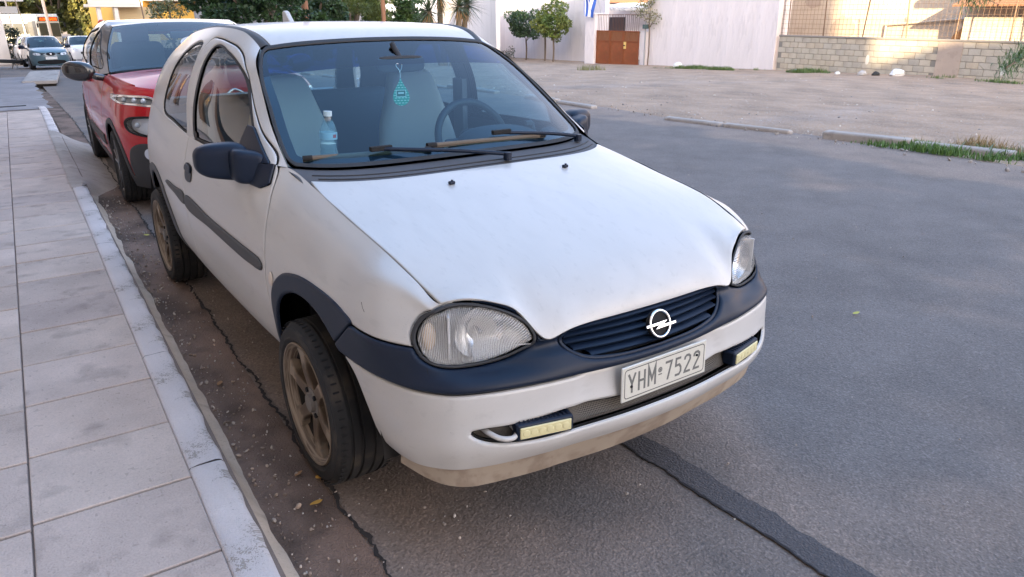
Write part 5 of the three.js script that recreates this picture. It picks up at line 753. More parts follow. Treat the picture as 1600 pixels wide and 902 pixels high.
function wheelSet(car) {
  const R = .285, hw = .0975, rr0 = .196;
  const tg = tyreParts(R, hw, rr0); const tyreG = tg[0], tread = merge(tg.slice(1));
  const tyreTex = (() => { const a = pfbm(5, 5, 77); return noiseTex(256, (x, y) => { const v = smooth(.45, .75, a(x, y)); return [lerp(.12, .24, v), lerp(.12, .215, v), lerp(.125, .19, v)]; }); })();
  const tm = std(1, 1, 1, .82, { map: clone(tyreTex, 4, 2) });
  const al = (() => { const a = pfbm(6, 5, 21); return noiseTex(256, (x, y) => { const v = smooth(.35, .7, a(x, y)); return [lerp(.40, .60, v), lerp(.34, .54, v), lerp(.28, .47, v)]; }); })();
  const am = std(.9, .9, .9, .6, { map: clone(al, 3, 3), metalness: .2 });
  const inner = new THREE.LatheGeometry([[.186, -.064], [.174, -.040], [.168, .02], [.176, .07], [.195, .08]].map(([r, x]) => new THREE.Vector2(r, x)), 72).rotateZ(-Math.PI / 2);
  const barrel = new THREE.LatheGeometry([[.208, -.086], [.213, -.096], [.211, -.101], [.205, -.099], [.197, -.088], [.191, -.078], [.186, -.064]].map(([r, x]) => new THREE.Vector2(r, x)), 72).rotateZ(-Math.PI / 2);
  const spokeShape = new THREE.Shape(); [[.022, -.030], [.07, -.020], [.12, -.016], [.165, -.020], [.186, -.034], [.186, .034], [.165, .020], [.12, .016], [.07, .020], [.022, .030]].forEach((p, i) => i ? spokeShape.lineTo(...p) : spokeShape.moveTo(...p)); spokeShape.closePath();
  const spoke = () => { const g = new THREE.ExtrudeGeometry(spokeShape, { depth: .020, bevelEnabled: true, bevelSize: .005, bevelThickness: .006, bevelSegments: 3 }); const p = g.attributes.position; for (let i = 0; i < p.count; i++) { const r = p.getX(i); p.setZ(i, p.getZ(i) + .060 - smooth(.12, .03, r) * .012 - smooth(.06, .0, r) * .004); } g.rotateY(-Math.PI / 2); g.rotateY(0); return g; };
  for (const [x, z, st, dark] of [[-.70, 0, .0, 0], [.70, 0, .0, 0], [-.682, -2.443, 0, 1], [.682, -2.443, 0, 1]]) {
    const w = new THREE.Group(); w.name = 'wheel'; w.position.set(x, .283, z); car.add(w);
    const inn = new THREE.Group(); const sgn = x < 0 ? 1 : -1;
    const put = (n, g, m) => { g = g.clone(); g.rotateX(.35 + z); if (sgn < 0) g.rotateY(Math.PI); g.rotateY(st); return part(w, n, g, m); };
    put('tyre', tyreG, tm); put('tread_slits', tread, M.gap).userData.kind = 'stuff';
    put('rim', barrel, am); put('rim_well', inner, std(.018, .016, .014, .9));
    for (let i = 0; i < 6; i++) { const g = spoke(); g.rotateX((i / 6) * Math.PI * 2); put('spoke', g, am); }
    put('hub', merge([cyl(.052, .060, .03, 36).rotateZ(Math.PI / 2).translate(-.063, 0, 0), cyl(.030, .034, .016, 30).rotateZ(Math.PI / 2).translate(-.083, 0, 0)]), std(.20, .18, .16, .6, { metalness: .3 }));
    const ho = []; for (let i = 0; i < 4; i++) ho.push(cyl(.009, .009, .02, 12).rotateZ(Math.PI / 2).translate(-.074, .047, 0).rotateX((i / 4) * Math.PI * 2 + .5)); put('wheel_bolts', merge(ho), M.gap);
    put('brake_disc', cyl(.125, .125, .02, 40).rotateZ(Math.PI / 2).translate(-.0, 0, 0), std(.028, .025, .023, .8));
  }
}
const corsa = makeCorsa();
// ---------------------------------------------------------------- other vehicles: one way to build a modern hatchback, five ways to finish it
function hatch(o) {
  const car = thing(o.name, o.label, 'car', o.pos, o.turn), W = o.W, n2 = o.fine ? 1 : .45;
  const pf = [[0, 0], [.2, -.008], [.4, -.032], [.55, -.068], [.68, -.120], [.78, -.185], [.87, -.285], [.93, -.40], [.965, -.54], [.985, -.74], [.995, -.98]];
  const zr = o.zr, S = [...pf.map(([x, d]) => [x * W, o.zf + d]), [W, -.55], [W * 1.004, -1.0], [W * 1.004, -1.6], [W, -2.1], [W * .985, o.zr + .75], [W * .955, zr + .42], [W * .88, zr + .18], [W * .70, zr + .06], [W * .4, zr + .01], [0, zr]];
  const nn = S.length, nrm = S.map((p, i) => { const a = S[Math.max(0, i - 1)], b = S[Math.min(nn - 1, i + 1)], x = a[1] - b[1], z = b[0] - a[0], l = Math.hypot(x, z); return [x / l, z / l]; }); nrm[0] = [0, 1]; nrm[nn - 1] = [0, -1];
  const ins = (k, y, d) => [Math.max(0, S[k][0] - nrm[k][0] * d), y, S[k][1] - nrm[k][1] * d];
  const zb = o.zBase, bl = o.belt, T = S.map((p, k) => {
    if (k <= 10) { const u = k / 10, x = [0, .19, .37, .51, .62, .70, .765, .81, .835, .85, .86][k] * W * (o.bw ?? 1), z = lerp(o.zf - o.noseIn, o.zf - 1.0, [0, .008, .04, .09, .15, .23, .33, .47, .63, .81, 1][k]); return [x, lerp(o.noseY, o.hipY, smooth(.15, 1, u) * .9 + .1 * u), z]; }
    if (k === 11) return [W * .885, lerp(o.hipY, bl[0], .7), Math.min(zb, -.40) - .02];
    const q = (k - 12) / 4, y = lerp(bl[0], bl[1], clamp(q, 0, 1)); return [p[0] * (k > 17 ? .90 : .925), k > 17 ? bl[1] + .0 : y, p[1] + (k > 16 ? .10 : 0)];
  });
  const rows = Array.from({ length: 9 }, () => []);
  for (let k = 0; k < nn; k++) {
    const front = k < 9, side = k >= 9 && k < 17; rows[0].push(ins(k, o.yb, front ? .05 : .07)); rows[1].push(ins(k, lerp(o.yb, o.yS, .45), front ? .008 : .02)); rows[2].push(ins(k, o.yS, 0));
    const s = rows[2][k], t = T[k]; [[3, .2], [4, .4], [5, .6], [6, .78], [7, .92], [8, 1]].forEach(([r, q]) => { const a = lerp(.985, .80, smooth(8, 13, k)), f = (1 - Math.sqrt(1 - (a * q) ** 2)) / (1 - Math.sqrt(1 - a * a)); rows[r].push([lerp(s[0], t[0], f), lerp(s[1], t[1], q), lerp(s[2], t[2], f)]); });
  }
  const wrap = surface(rows, Math.round(60 * n2), Math.round(330 * n2), true), zy = (p) => [p[2], p[1]];
  const ax = [0, -o.wb], archR = o.archR ?? .365, ar = (p) => Math.max(...ax.map((z) => archR - Math.hypot((p[2] - z), (p[1] - .31) * (p[1] < .31 ? .2 : 1))));
  const fd = outline(o.doors[0], 160), rd = o.doors[1] ? outline(o.doors[1], 160) : () => -1, g = .003;
  const paint = o.paint, clad = (p) => Math.max(ar(p) + o.clad, o.cladY - p[1]);
  const frontOnly = (p) => p[2] > o.zf - 1.0, pockets = (p) => Math.max(-1, ...(o.pockets || []).map((f) => (frontOnly(p) ? f(p[0], p[1]) : -1)));
  part(car, 'body_shell', both(panel(wrap, (p) => Math.min(-ar(p), -clad(p) - .001, -fd(...zy(p)) - g, -rd(...zy(p)) - g, -pockets(p)), { roll: o.fine ? .006 : 0, depth: .02 })), paint);
  if (o.clad > 0 || o.cladY > 0) part(car, 'cladding', both(panel(wrap, (p) => Math.min(clad(p), -ar(p), -pockets(p)), { off: .008, roll: .01, depth: .03 })), M.blackWorn2);
  part(car, 'inner_shell', both(panel(wrap, (p) => Math.min(-ar(p), -pockets(p) - .02), { off: -.02, depth: 0 })), M.gap);
  part(car, 'underbody', bx(W * 1.5, .22, Math.abs(o.wb) - .9, 0, .30, -o.wb / 2), M.gap); for (const z of ax) part(car, 'axle_well', bx(W * 1.2, .5, .9, 0, .42, z), M.gap);
  // upper side
  const [cA, tA] = o.aPillar, yR = o.roofY, xR = tA[0], top = (z) => [xR * lerp(1, .90, smooth(-2.0, zr + .5, z)), yR - .025 * smooth(-1.6, tA[2], z) * 2 - .16 * smooth(-2.0, zr + .25, z) ** 2, z];
  const zs = [-.2, -.45, -.8, -1.2, -1.6].map((d) => d), cols = [[cA, tA]]; const zl = (q) => lerp(zb - .15, zr + .42, q), zt = (q) => lerp(tA[2] - .10, zr + .75, q);
  const beltAt = interp(T.slice(11, 18).map((t) => [-t[2], t[1]])), bx_ = interp(T.slice(11, 18).map((t) => [-t[2], t[0]]));
  for (const q of [.06, .18, .34, .52, .7, .86, 1]) { const z = zl(q); cols.push([[bx_(-z), beltAt(-z), z], top(zt(q))]); }
  const gRows = [0, .3, .55, .78, .92, 1].map((v) => cols.map(([b, t], i) => { const f = i ? (1 - v * v) ** .80 : 1 - v, m = i ? 0 : .028 * Math.sin(Math.PI * v); return [lerp(t[0], b[0], f) + m, lerp(b[1], t[1], i ? v : v + .0), lerp(b[2], t[2], i ? v : v)]; }));
  const G = surface(gRows, Math.round(40 * n2), Math.round(150 * n2), true), win = o.windows.map((w) => outline(w, 120)), wf = (p) => Math.max(...win.map((f) => f(...zy(p))));
  part(car, 'side_frame', both(panel(G, (p) => Math.min(-wf(p) - .006), { roll: o.fine ? .005 : 0, depth: .015 })), o.pillar || paint);
  const upper = (f) => (p) => f(...zy(p)) - g;
  for (const s of [1, -1]) { const fx = s > 0 ? (q) => q : mirrorX; (o.doors).forEach((d, i) => { const f = i ? rd : fd, D = part(car, 'door', fx(panel(wrap, (p) => Math.min(f(...zy(p)) - g, -clad(p) - .001, -ar(p)), { roll: .005, depth: .015 })), paint); const hz = Math.min(...d.map((q) => q[0])) + .16, hy = o.handleY; if (o.fine) part(D, 'door_handle', fx(M.sup(.018, .016, .095, .6).translate(W * .985, hy, hz)), paint); });
    win.forEach((f) => part(car, 'side_window', fx(panel(G, (p) => f(...zy(p)) - .002, { off: -.008, depth: 0 })), o.glass || M.window2)); win.forEach((f) => part(car, 'window_seal', fx(panel(G, (p) => Math.min(f(...zy(p)) + .010, .004 - f(...zy(p))), { off: -.001, depth: .01 })), M.rubber)); }
  // bonnet, windscreen, roof, tail
  const us = [0, .2, .4, .6, .75, .87, .95, 1], edgeT = spline(T.slice(0, 11).map((t) => t)), cy = o.cowl;   // cowl centre [y,z]
  const bR = [0, .08, .2, .4, .65, .85, 1].map((v) => us.map((u) => { const sideK = lerp(6, 10.9, v), E = v < 1 ? edgeT(sideK) : null; const e = [lerp(T[6][0], cA[0], v), lerp(T[6][1], cA[1] - .01, v ** .75), lerp(T[6][2], cA[2] + .06, v)], c = [0, lerp(o.noseY, cy[0], Math.sin(v * Math.PI / 2) ** .8), lerp(o.zf - o.noseIn, cy[1], v)], k = 1 - u ** 2.6; const p = [u * e[0], e[1] + (c[1] - e[1]) * k, e[2] + (c[2] - e[2]) * (1 - u ** 2.2)]; const F = edgeT(u * 6), T0 = [u * T[6][0], T[6][1] + (o.noseY - T[6][1]) * k, T[6][2] + (o.zf - o.noseIn - T[6][2]) * (1 - u ** 2.2)], w = (1 - v) ** 4; return [p[0] + (F[0] - T0[0]) * w, p[1] + (F[1] - T0[1]) * w + (o.bulge ?? .02) * Math.sin(Math.PI * Math.min(1, v * 1.2)) * k, p[2] + (F[2] - T0[2]) * w]; }));
  // side gore between bonnet edge and fender top
  part(car, 'bonnet', both(panel(surface(bR, Math.round(50 * n2), Math.round(40 * n2), true), null, { depth: .02 })), paint);
  const gore = surface([0, .5, 1].map((t) => [6, 7, 8, 9, 10, 11].map((k, i) => { const b = bR.map((r) => r[7]); const f = spline(b)(i / 5 * 6), e = i < 5 ? T[k] : T[11]; const p = lerpA(f, e, t); p[1] += .012 * Math.sin(Math.PI * t); return p; })), 8, 30, false); { const q = panel(gore, null, { depth: .0 }), N = q.attributes.normal; for (let i = 0; i < N.count; i++) if (N.getY(i) < 0) N.setXYZ(i, -N.getX(i), -N.getY(i), -N.getZ(i)); part(car, 'fender_top', both(q), paint); }
  const wu = [0, .25, .5, .75, .9, 1], wsS = surface([0, .33, .66, 1].map((v) => wu.map((u) => { const b = [u * cA[0], cy[0] + (cA[1] - cy[0]) * u ** 3, cy[1] - .03 + (cA[2] - cy[1] + .03) * u ** 2.6], t = [u * tA[0], yR - .01 + (tA[1] - yR + .01) * u ** 2.5, tA[2] + .10 * (1 - u ** 2.4)], p = lerpA(b, t, v); p[0] += u * u * .028 * Math.sin(Math.PI * v); p[1] += .02 * Math.sin(Math.PI * v) * (1 - u * u); return p; })), Math.round(30 * n2), Math.round(30 * n2), true);
  const ed = (uv) => Math.min((1 - uv[0]) * tA[0], uv[1] * .8, (1 - uv[1]) * .8);
  part(car, 'windscreen', both(panel(wsS, (p, uv) => ed(uv) - .012, { depth: 0 })), o.screen || M.screen2); part(car, 'windscreen_border', both(panel(wsS, (p, uv) => Math.min(.045 + (uv[1] < .1 ? .02 : 0) - ed(uv)), { off: -.004, depth: .0 })), M.gap);
  const rz = [0, .06, .2, .45, .7, .9, 1], ro = surface(rz.map((q) => wu.map((u) => { const e = q ? top(lerp(tA[2] - .05, zr + .75, q)) : tA, c = [yR + .012 - (q > .5 ? .12 * ((q - .5) / .5) ** 2.2 : 0) - .03 * (q < .2 ? (1 - q / .2) ** 2 : 0), q ? lerp(tA[2] + .09, zr + .55, q) : tA[2] + .10], k = 1 - u ** 2.6; return [u * e[0], e[1] + (c[0] - e[1]) * k, e[2] + (c[1] - e[2]) * k]; })), Math.round(40 * n2), Math.round(30 * n2), true);
  part(car, 'roof', both(panel(ro, null, { depth: .015 })), o.roofPaint || paint);
  const lastR = ro.P.slice(-(Math.round(30 * n2) + 1)), tl = surface([0, .4, .8, 1].map((v) => wu.map((u) => { const a = lastR[Math.round(u * (lastR.length - 1))], b = T[Math.round(lerp(nn - 1, nn - 4, u))]; const e = [u * T[17][0] * .96, bl[1], zr + .06 + .22 * u ** 3]; const p = lerpA(a, e, v); p[2] -= .05 * Math.sin(Math.PI * v); return p; })), 16, 20, true);
  part(car, 'tailgate', both(panel(tl, (p, uv) => .0 + Math.max(.12 - uv[1], uv[1] - .75, uv[0] - .86), { depth: .01 })), paint); part(car, 'rear_window', both(panel(tl, (p, uv) => Math.min(uv[1] - .12, .75 - uv[1], .86 - uv[0]), { off: -.004, depth: 0 })), M.window2);
  // cabin
  part(car, 'dashboard', rbx(W * 1.5, .25, .6, .08, 0, cy[0] - .14, cy[1] - .45), M.dash); for (const x of [-.36, .36]) { const s = part(car, 'front_seat', rbx(.48, .62, .15, .07, x, .95, cA[2] - 1.05, 3).rotateX(0), M.seatDark); part(s, 'headrest', rbx(.25, .2, .11, .05, x, 1.30 * (yR / 1.45), cA[2] - 1.1, 3), M.seatDark); } part(car, 'rear_seat', rbx(W * 1.35, .6, .18, .06, 0, .85, -o.wb + .35, 3), M.seatDark); part(car, 'interior_mirror', rbx(.22, .065, .03, .015, 0, yR - .13, tA[2] + .22, 3), M.dash); part(car, 'cabin_floor', bx(W * 1.6, .03, o.wb + .2, 0, .45, -o.wb / 2 - .3), M.dash);
  if (o.fine) { const sw = part(car, 'steering_wheel', new THREE.TorusGeometry(.18, .018, 10, 36).rotateX(-.4).translate(.37, cy[0] - .02, cy[1] - .72), M.dash); }
  // mirrors
  for (const s of [1, -1]) { const fx = s > 0 ? (q) => q : mirrorX, mg = M.sup(.125, .078, .085, .75); { const p = mg.attributes.position; for (let i = 0; i < p.count; i++) { const k = (p.getX(i) / .125 + 1) / 2; p.setY(i, p.getY(i) * (.62 + .45 * Math.sin(Math.PI * (.25 + .5 * k))) + .02 * k - .012); p.setZ(i, p.getZ(i) * (1 - .3 * k) - .05 * k); } mg.computeVertexNormals(); } const mm = part(car, 'wing_mirror', fx(merge([mg.translate(W + .10, cA[1] + .02, cA[2] - .12), M.sup(.07, .03, .04, .7).rotateZ(.25).translate(W * .95, cA[1] - .035, cA[2] - .10)])), o.mirror || M.gloss); part(mm, 'mirror_glass', fx(rbx(.2, .12, .01, .004, W + .10, cA[1] + .02, cA[2] - .225)), M.chrome); }
  // wheels
  const R = o.R ?? .305, tg = tyreParts(R, .10, R - .088, o.fine), rimG = new THREE.LatheGeometry([[R - .082, -.088], [R - .10, -.078], [R - .115, -.03], [R - .12, .06]].map(([r, x]) => new THREE.Vector2(r, x)), 48).rotateZ(-Math.PI / 2);
  for (const [sx, z] of [[-1, 0], [1, 0], [-1, -o.wb], [1, -o.wb]]) { const w = new THREE.Group(); w.name = 'wheel'; w.position.set(sx * (W - .115), R, z); car.add(w); const fl = (q) => (sx > 0 ? q.clone().rotateY(Math.PI) : q.clone()); part(w, 'tyre', fl(o.fine ? merge(tg) : tg[0]), M.tyre2); part(w, 'rim', fl(rimG), o.rim); part(w, 'disc', cyl(R - .12, R - .12, .02, 24).rotateZ(Math.PI / 2), M.gap); for (let i = 0; i < 5; i++) { const sp = merge([-.30, .30].map((d) => rod([-.07, 0, 0], [-.082, (R - .092) * Math.cos(d * .7), (R - .092) * Math.sin(d * .7)], .016, 8, .014))); part(w, 'spoke', fl(sp.rotateX(i / 5 * Math.PI * 2 + z)), o.rim); } part(w, 'hub', fl(cyl(.045, .05, .03, 20).rotateZ(Math.PI / 2).translate(-.078, 0, 0)), o.rim); }
  return { car, wrap, zAtFront: (x, y) => { let w = 0, s = 0; for (const p of wrap.P) { if (p[2] < o.zf - .9) continue; const dx = p[0] - Math.abs(x), dy = p[1] - y; if (Math.abs(dx) > .08 || Math.abs(dy) > .06) continue; const k = 1 / (dx * dx + dy * dy + 1e-5); w += k; s += k * p[2]; } return w ? s / w : o.zf; } };
}
M.sup = carW.sup; M.blackWorn2 = std(.035, .035, .038, .6); M.window2 = glassMat(.42, .50, .50); M.screen2 = glassMat(.55, .72, .78); M.gloss = phys(.012, .012, .014, .25, { clearcoat: 1, clearcoatRoughness: .05 }); M.seatDark = std(.035, .037, .042, .9); M.tyre2 = std(.018, .018, .019, .85);
const gpaint = (r, g, b, ro = .35) => phys(r, g, b, ro, { clearcoat: 1, clearcoatRoughness: .05 });
const lampGlass = glassMat(.95, .97, .98), lampShell = std(.82, .87, .96, .2, { metalness: .2 });
function lampIn(h, fn, name, depth, bulbs = [], shell = lampShell, frame = null) {   // a lamp set into a pocket of the front, on both sides
  for (const s of [1, -1]) { const f = s > 0 ? (q) => q : mirrorX, L = new THREE.Group(); L.name = name; h.car.add(L); const q = (p) => (p[2] > 0 ? fn(p[0], p[1]) : -1); part(L, 'lamp_shell', f(panel(h.wrap, (p) => q(p) + .004, { off: -depth, depth: 0 })), shell); part(L, 'lens', f(panel(h.wrap, (p) => q(p) + .002, { off: .001, depth: .01 })), lampGlass); if (frame) part(L, 'lamp_frame', f(panel(h.wrap, (p) => Math.min(q(p) + .012, .004 - q(p)), { off: .004, roll: .004, depth: .02 })), frame); for (const [x, y, r] of bulbs) { const z = h.zAtFront(x, y) - depth * .55; part(L, 'bulb', f(new THREE.SphereGeometry(r, 18, 12).scale(1, 1, .5).translate(x, y, z)), M.bulb); } }
}
M.bulb = phys(.55, .60, .66, .12, { clearcoat: 1, metalness: .4 });
{ // ---- red hatchback behind
  const drl = outline([[.565, .868], [.60, .900], [.70, .908], [.78, .902], [.815, .885], [.80, .866], [.70, .858], [.60, .852]], 90), hl = outline([[.55, .69], [.565, .735], [.62, .756], [.70, .757], [.765, .742], [.785, .705], [.77, .655], [.70, .628], [.62, .628], [.565, .648]], 90);
  const h = hatch({ name: 'red_car', label: 'red five-door hatchback with black roof parked behind the white car', pos: [.185, 0, -4.80], turn: -DIR, fine: true, W: .872, zf: .80, zr: -3.20, wb: 2.54, yb: .20, yS: .60, noseY: .955, noseIn: .10, hipY: 1.0, zBase: -.42, belt: [1.02, 1.07], cowl: [1.07, -.30], aPillar: [[.755, 1.035, -.45], [.575, 1.405, -1.30]], roofY: 1.455, archR: .352, clad: .045, cladY: .29, handleY: .93, bulge: .03,
    doors: [[[-.52, .36], [-.50, .7], [-.48, .98], [-.55, 1.1], [-1.48, 1.1], [-1.50, .7], [-1.48, .36], [-1.0, .345]], [[-1.52, .36], [-1.53, .7], [-1.52, 1.1], [-2.30, 1.12], [-2.38, .95], [-2.28, .8], [-2.05, .66], [-1.90, .36]]], windows: [[[-.70, 1.075], [-1.0, 1.21], [-1.25, 1.32], [-1.38, 1.362], [-1.46, 1.365], [-1.49, 1.08], [-1.1, 1.062]], [[-1.54, 1.08], [-1.53, 1.365], [-1.9, 1.362], [-2.25, 1.325], [-2.42, 1.22], [-2.50, 1.12], [-2.2, 1.095]]],
    paint: phys(.42, .004, .010, .4, { clearcoat: .7, clearcoatRoughness: .05, specularIntensity: .3 }), roofPaint: gpaint(.02, .02, .022, .3), pillar: gpaint(.03, .03, .032, .35), rim: phys(.02, .02, .022, .35, { clearcoat: .6 }), R: .31, pockets: [drl, hl] });
  lampIn(h, hl, 'headlight', .05, [[.625, .698, .024], [.715, .70, .022]], lampShell, M.gap);
  lampIn(h, drl, 'day_light', .02, [[.755, .88, .022], [.70, .882, .022], [.645, .88, .022]], std(.16, .17, .18, .3), M.chrome);
  // grille bars between the lamps, lower grille, number plate, chrome chevrons
  const zF = h.zAtFront; for (const y of [.885, .905]) part(h.car, 'chrome_bar', tube(Array.from({ length: 21 }, (_, i) => { const x = -.58 + i * .058; return [x, y - .02 * Math.cos(x * 2), zF(x, y) + .012]; }), .008, 60, 8), M.chrome);
  for (const s of [0, .05]) part(h.car, 'badge_chevron', tube([[-.09, .85 + s, zF(0, .85) + .02], [0, .90 + s, zF(0, .9) + .022], [.09, .85 + s, zF(0, .85) + .02]], .010, 12, 8), M.chrome);
  part(h.car, 'upper_grille', rbx(.95, .05, .03, .01, 0, .815, zF(0, .815) - .005), M.gap); part(h.car, 'lower_grille', rbx(1.0, .16, .03, .02, 0, .40, zF(0, .4) + .0), M.gap); part(h.car, 'number_plate', rbx(.50, .11, .01, .004, 0, .56, zF(0, .56) + .01), std(.75, .75, .72, .5));
  for (const s of [1, -1]) { const fx = s > 0 ? (q) => q : mirrorX, f = outline([[.50, .22], [.50, .36], [.555, .46], [.62, .545], [.72, .56], [.78, .52], [.80, .40], [.80, .22]], 80); part(h.car, 'bumper_corner', fx(panel(h.wrap, (p) => (p[2] > .05 ? Math.min(f(p[0], p[1]), Math.hypot(p[2], p[1] - .31) - .42) : -1), { off: .010, roll: .012, depth: .03 })), M.blackWorn2); part(h.car, 'fog_lamp', fx(cyl(.045, .045, .03, 24).rotateX(Math.PI / 2).rotateY(.5).translate(.665, .485, zF(.665, .485) + .012)), phys(.6, .62, .66, .15, { clearcoat: 1, metalness: .5 })); }
  // air bumps along the door
  for (const s of [1, -1]) part(h.car, 'door_guard', (s > 0 ? (q) => q : mirrorX)(panel(h.wrap, (p) => (p[2] < -.5 ? Math.min(p[1] - .40, .50 - p[1], -.62 - p[2], p[2] + 1.9) : -1), { off: .012, roll: .014, depth: .02 })), M.blackWorn2);
}
const far = (x, z) => [x, H(x, z) + .0, z];
{ // ---- blue-grey saloon-nosed hatchback coming up the street
  const hl = outline([[.40, .66], [.42, .735], [.52, .765], [.66, .76], [.70, .72], [.66, .665], [.52, .64]], 60), lo = outline([[-.1, .27], [-.1, .40], [.52, .40], [.58, .36], [.55, .30], [.45, .27]], 60), gr = outline([[-.2, .665], [-.2, .75], [.13, .75], [.19, .70], [.12, .63], [-.1, .62]], 50);
  const h = hatch({ name: 'blue_car', label: 'blue grey compact car facing the camera at the far left of the street', pos: far(1.28, -39.6), turn: .06, W: .84, zf: .80, zr: -3.15, wb: 2.46, yb: .20, yS: .56, noseY: .80, noseIn: .09, hipY: .93, zBase: -.45, belt: [.95, 1.0], cowl: [.98, -.22], aPillar: [[.72, .96, -.42], [.55, 1.36, -1.15]], roofY: 1.43, archR: .345, clad: 0, cladY: 0, handleY: .88, doors: [[[-.5, .36], [-.48, .9], [-.55, 1.0], [-1.6, 1.02], [-1.62, .36]]], windows: [[[-.66, 1.0], [-1.0, 1.18], [-1.3, 1.33], [-1.55, 1.34], [-1.58, 1.0]], [[-1.66, 1.0], [-1.64, 1.34], [-2.1, 1.32], [-2.45, 1.08]]], paint: gpaint(.075, .135, .165), rim: std(.28, .28, .29, .5), mirror: M.black, R: .30, pockets: [hl, lo, gr] });
  lampIn(h, hl, 'headlight', .03, [[.55, .70, .05]]); part(h.car, 'lower_intake', both(panel(h.wrap, (p) => (p[2] > .3 ? lo(p[0], p[1]) : -1), { off: -.02, depth: .02 })), M.gap); part(h.car, 'grille', both(panel(h.wrap, (p) => (p[2] > .3 ? gr(p[0], p[1]) : -1), { off: -.01, depth: .02 })), M.gap); part(h.car, 'badge', rbx(.09, .08, .02, .01, 0, .69, h.zAtFront(0, .69) + .01), M.chrome); part(h.car, 'number_plate', rbx(.46, .11, .015, .005, 0, .515, h.zAtFront(0, .515) + .012), std(.78, .78, .75, .5)); for (const s of [-1, 1]) part(h.car, 'grille_slot', rbx(.2, .06, .02, .01, s * .30, .71, h.zAtFront(.3, .71) + .0), M.gap);
}
{ const hl = outline([[.50, .70], [.55, .80], [.68, .83], [.74, .79], [.66, .70]], 40);
  const h = hatch({ name: 'white_suv', label: 'white compact suv standing behind the blue grey car at the far left', pos: far(1.35, -55), turn: Math.PI + .04, W: .90, zf: .85, zr: -3.4, wb: 2.6, yb: .24, yS: .66, noseY: .95, noseIn: .10, hipY: 1.05, zBase: -.45, belt: [1.08, 1.14], cowl: [1.10, -.25], aPillar: [[.77, 1.08, -.45], [.6, 1.52, -1.2]], roofY: 1.60, archR: .37, clad: .05, cladY: .36, handleY: 1.0, doors: [[[-.5, .42], [-.48, 1.0], [-.55, 1.12], [-1.5, 1.15], [-1.52, .42]]], windows: [[[-.7, 1.13], [-1.05, 1.32], [-1.35, 1.47], [-1.6, 1.49], [-1.6, 1.13]], [[-1.68, 1.14], [-1.66, 1.49], [-2.2, 1.46], [-2.55, 1.2]]], paint: gpaint(.72, .70, .68), rim: std(.35, .35, .36, .4), R: .33, pockets: [hl] }); lampIn(h, hl, 'headlight', .03);
  for (const s of [-1, 1]) part(h.car, 'tail_light', rbx(.26, .16, .08, .03, s * .72, 1.0, -3.29), phys(.35, .02, .025, .2, { clearcoat: 1 })); }
{ const hl = outline([[.46, .68], [.50, .77], [.62, .81], [.70, .78], [.64, .69]], 40);
  const h = hatch({ name: 'white_car', label: 'white hatchback parked far up the street beside the red car roof', pos: far(3.95, -50.5), turn: .02, W: .85, zf: .80, zr: -3.2, wb: 2.5, yb: .21, yS: .6, noseY: .86, noseIn: .09, hipY: .97, zBase: -.42, belt: [1.0, 1.05], cowl: [1.02, -.25], aPillar: [[.73, 1.0, -.42], [.56, 1.40, -1.2]], roofY: 1.47, archR: .35, clad: 0, cladY: 0, handleY: .92, doors: [[[-.5, .38], [-.48, .95], [-.55, 1.05], [-1.5, 1.06], [-1.52, .38]]], windows: [[[-.68, 1.05], [-1.0, 1.22], [-1.3, 1.36], [-1.5, 1.38], [-1.52, 1.05]], [[-1.6, 1.05], [-1.58, 1.38], [-2.1, 1.36], [-2.4, 1.12]]], paint: gpaint(.70, .70, .70), rim: std(.35, .35, .36, .4), R: .31, pockets: [hl] }); lampIn(h, hl, 'headlight', .03); part(h.car, 'grille', rbx(.7, .12, .03, .02, 0, .58, h.zAtFront(0, .58)), M.gap); part(h.car, 'number_plate', rbx(.46, .11, .015, .005, 0, .47, h.zAtFront(0, .47) + .012), std(.7, .7, .68, .5)); }
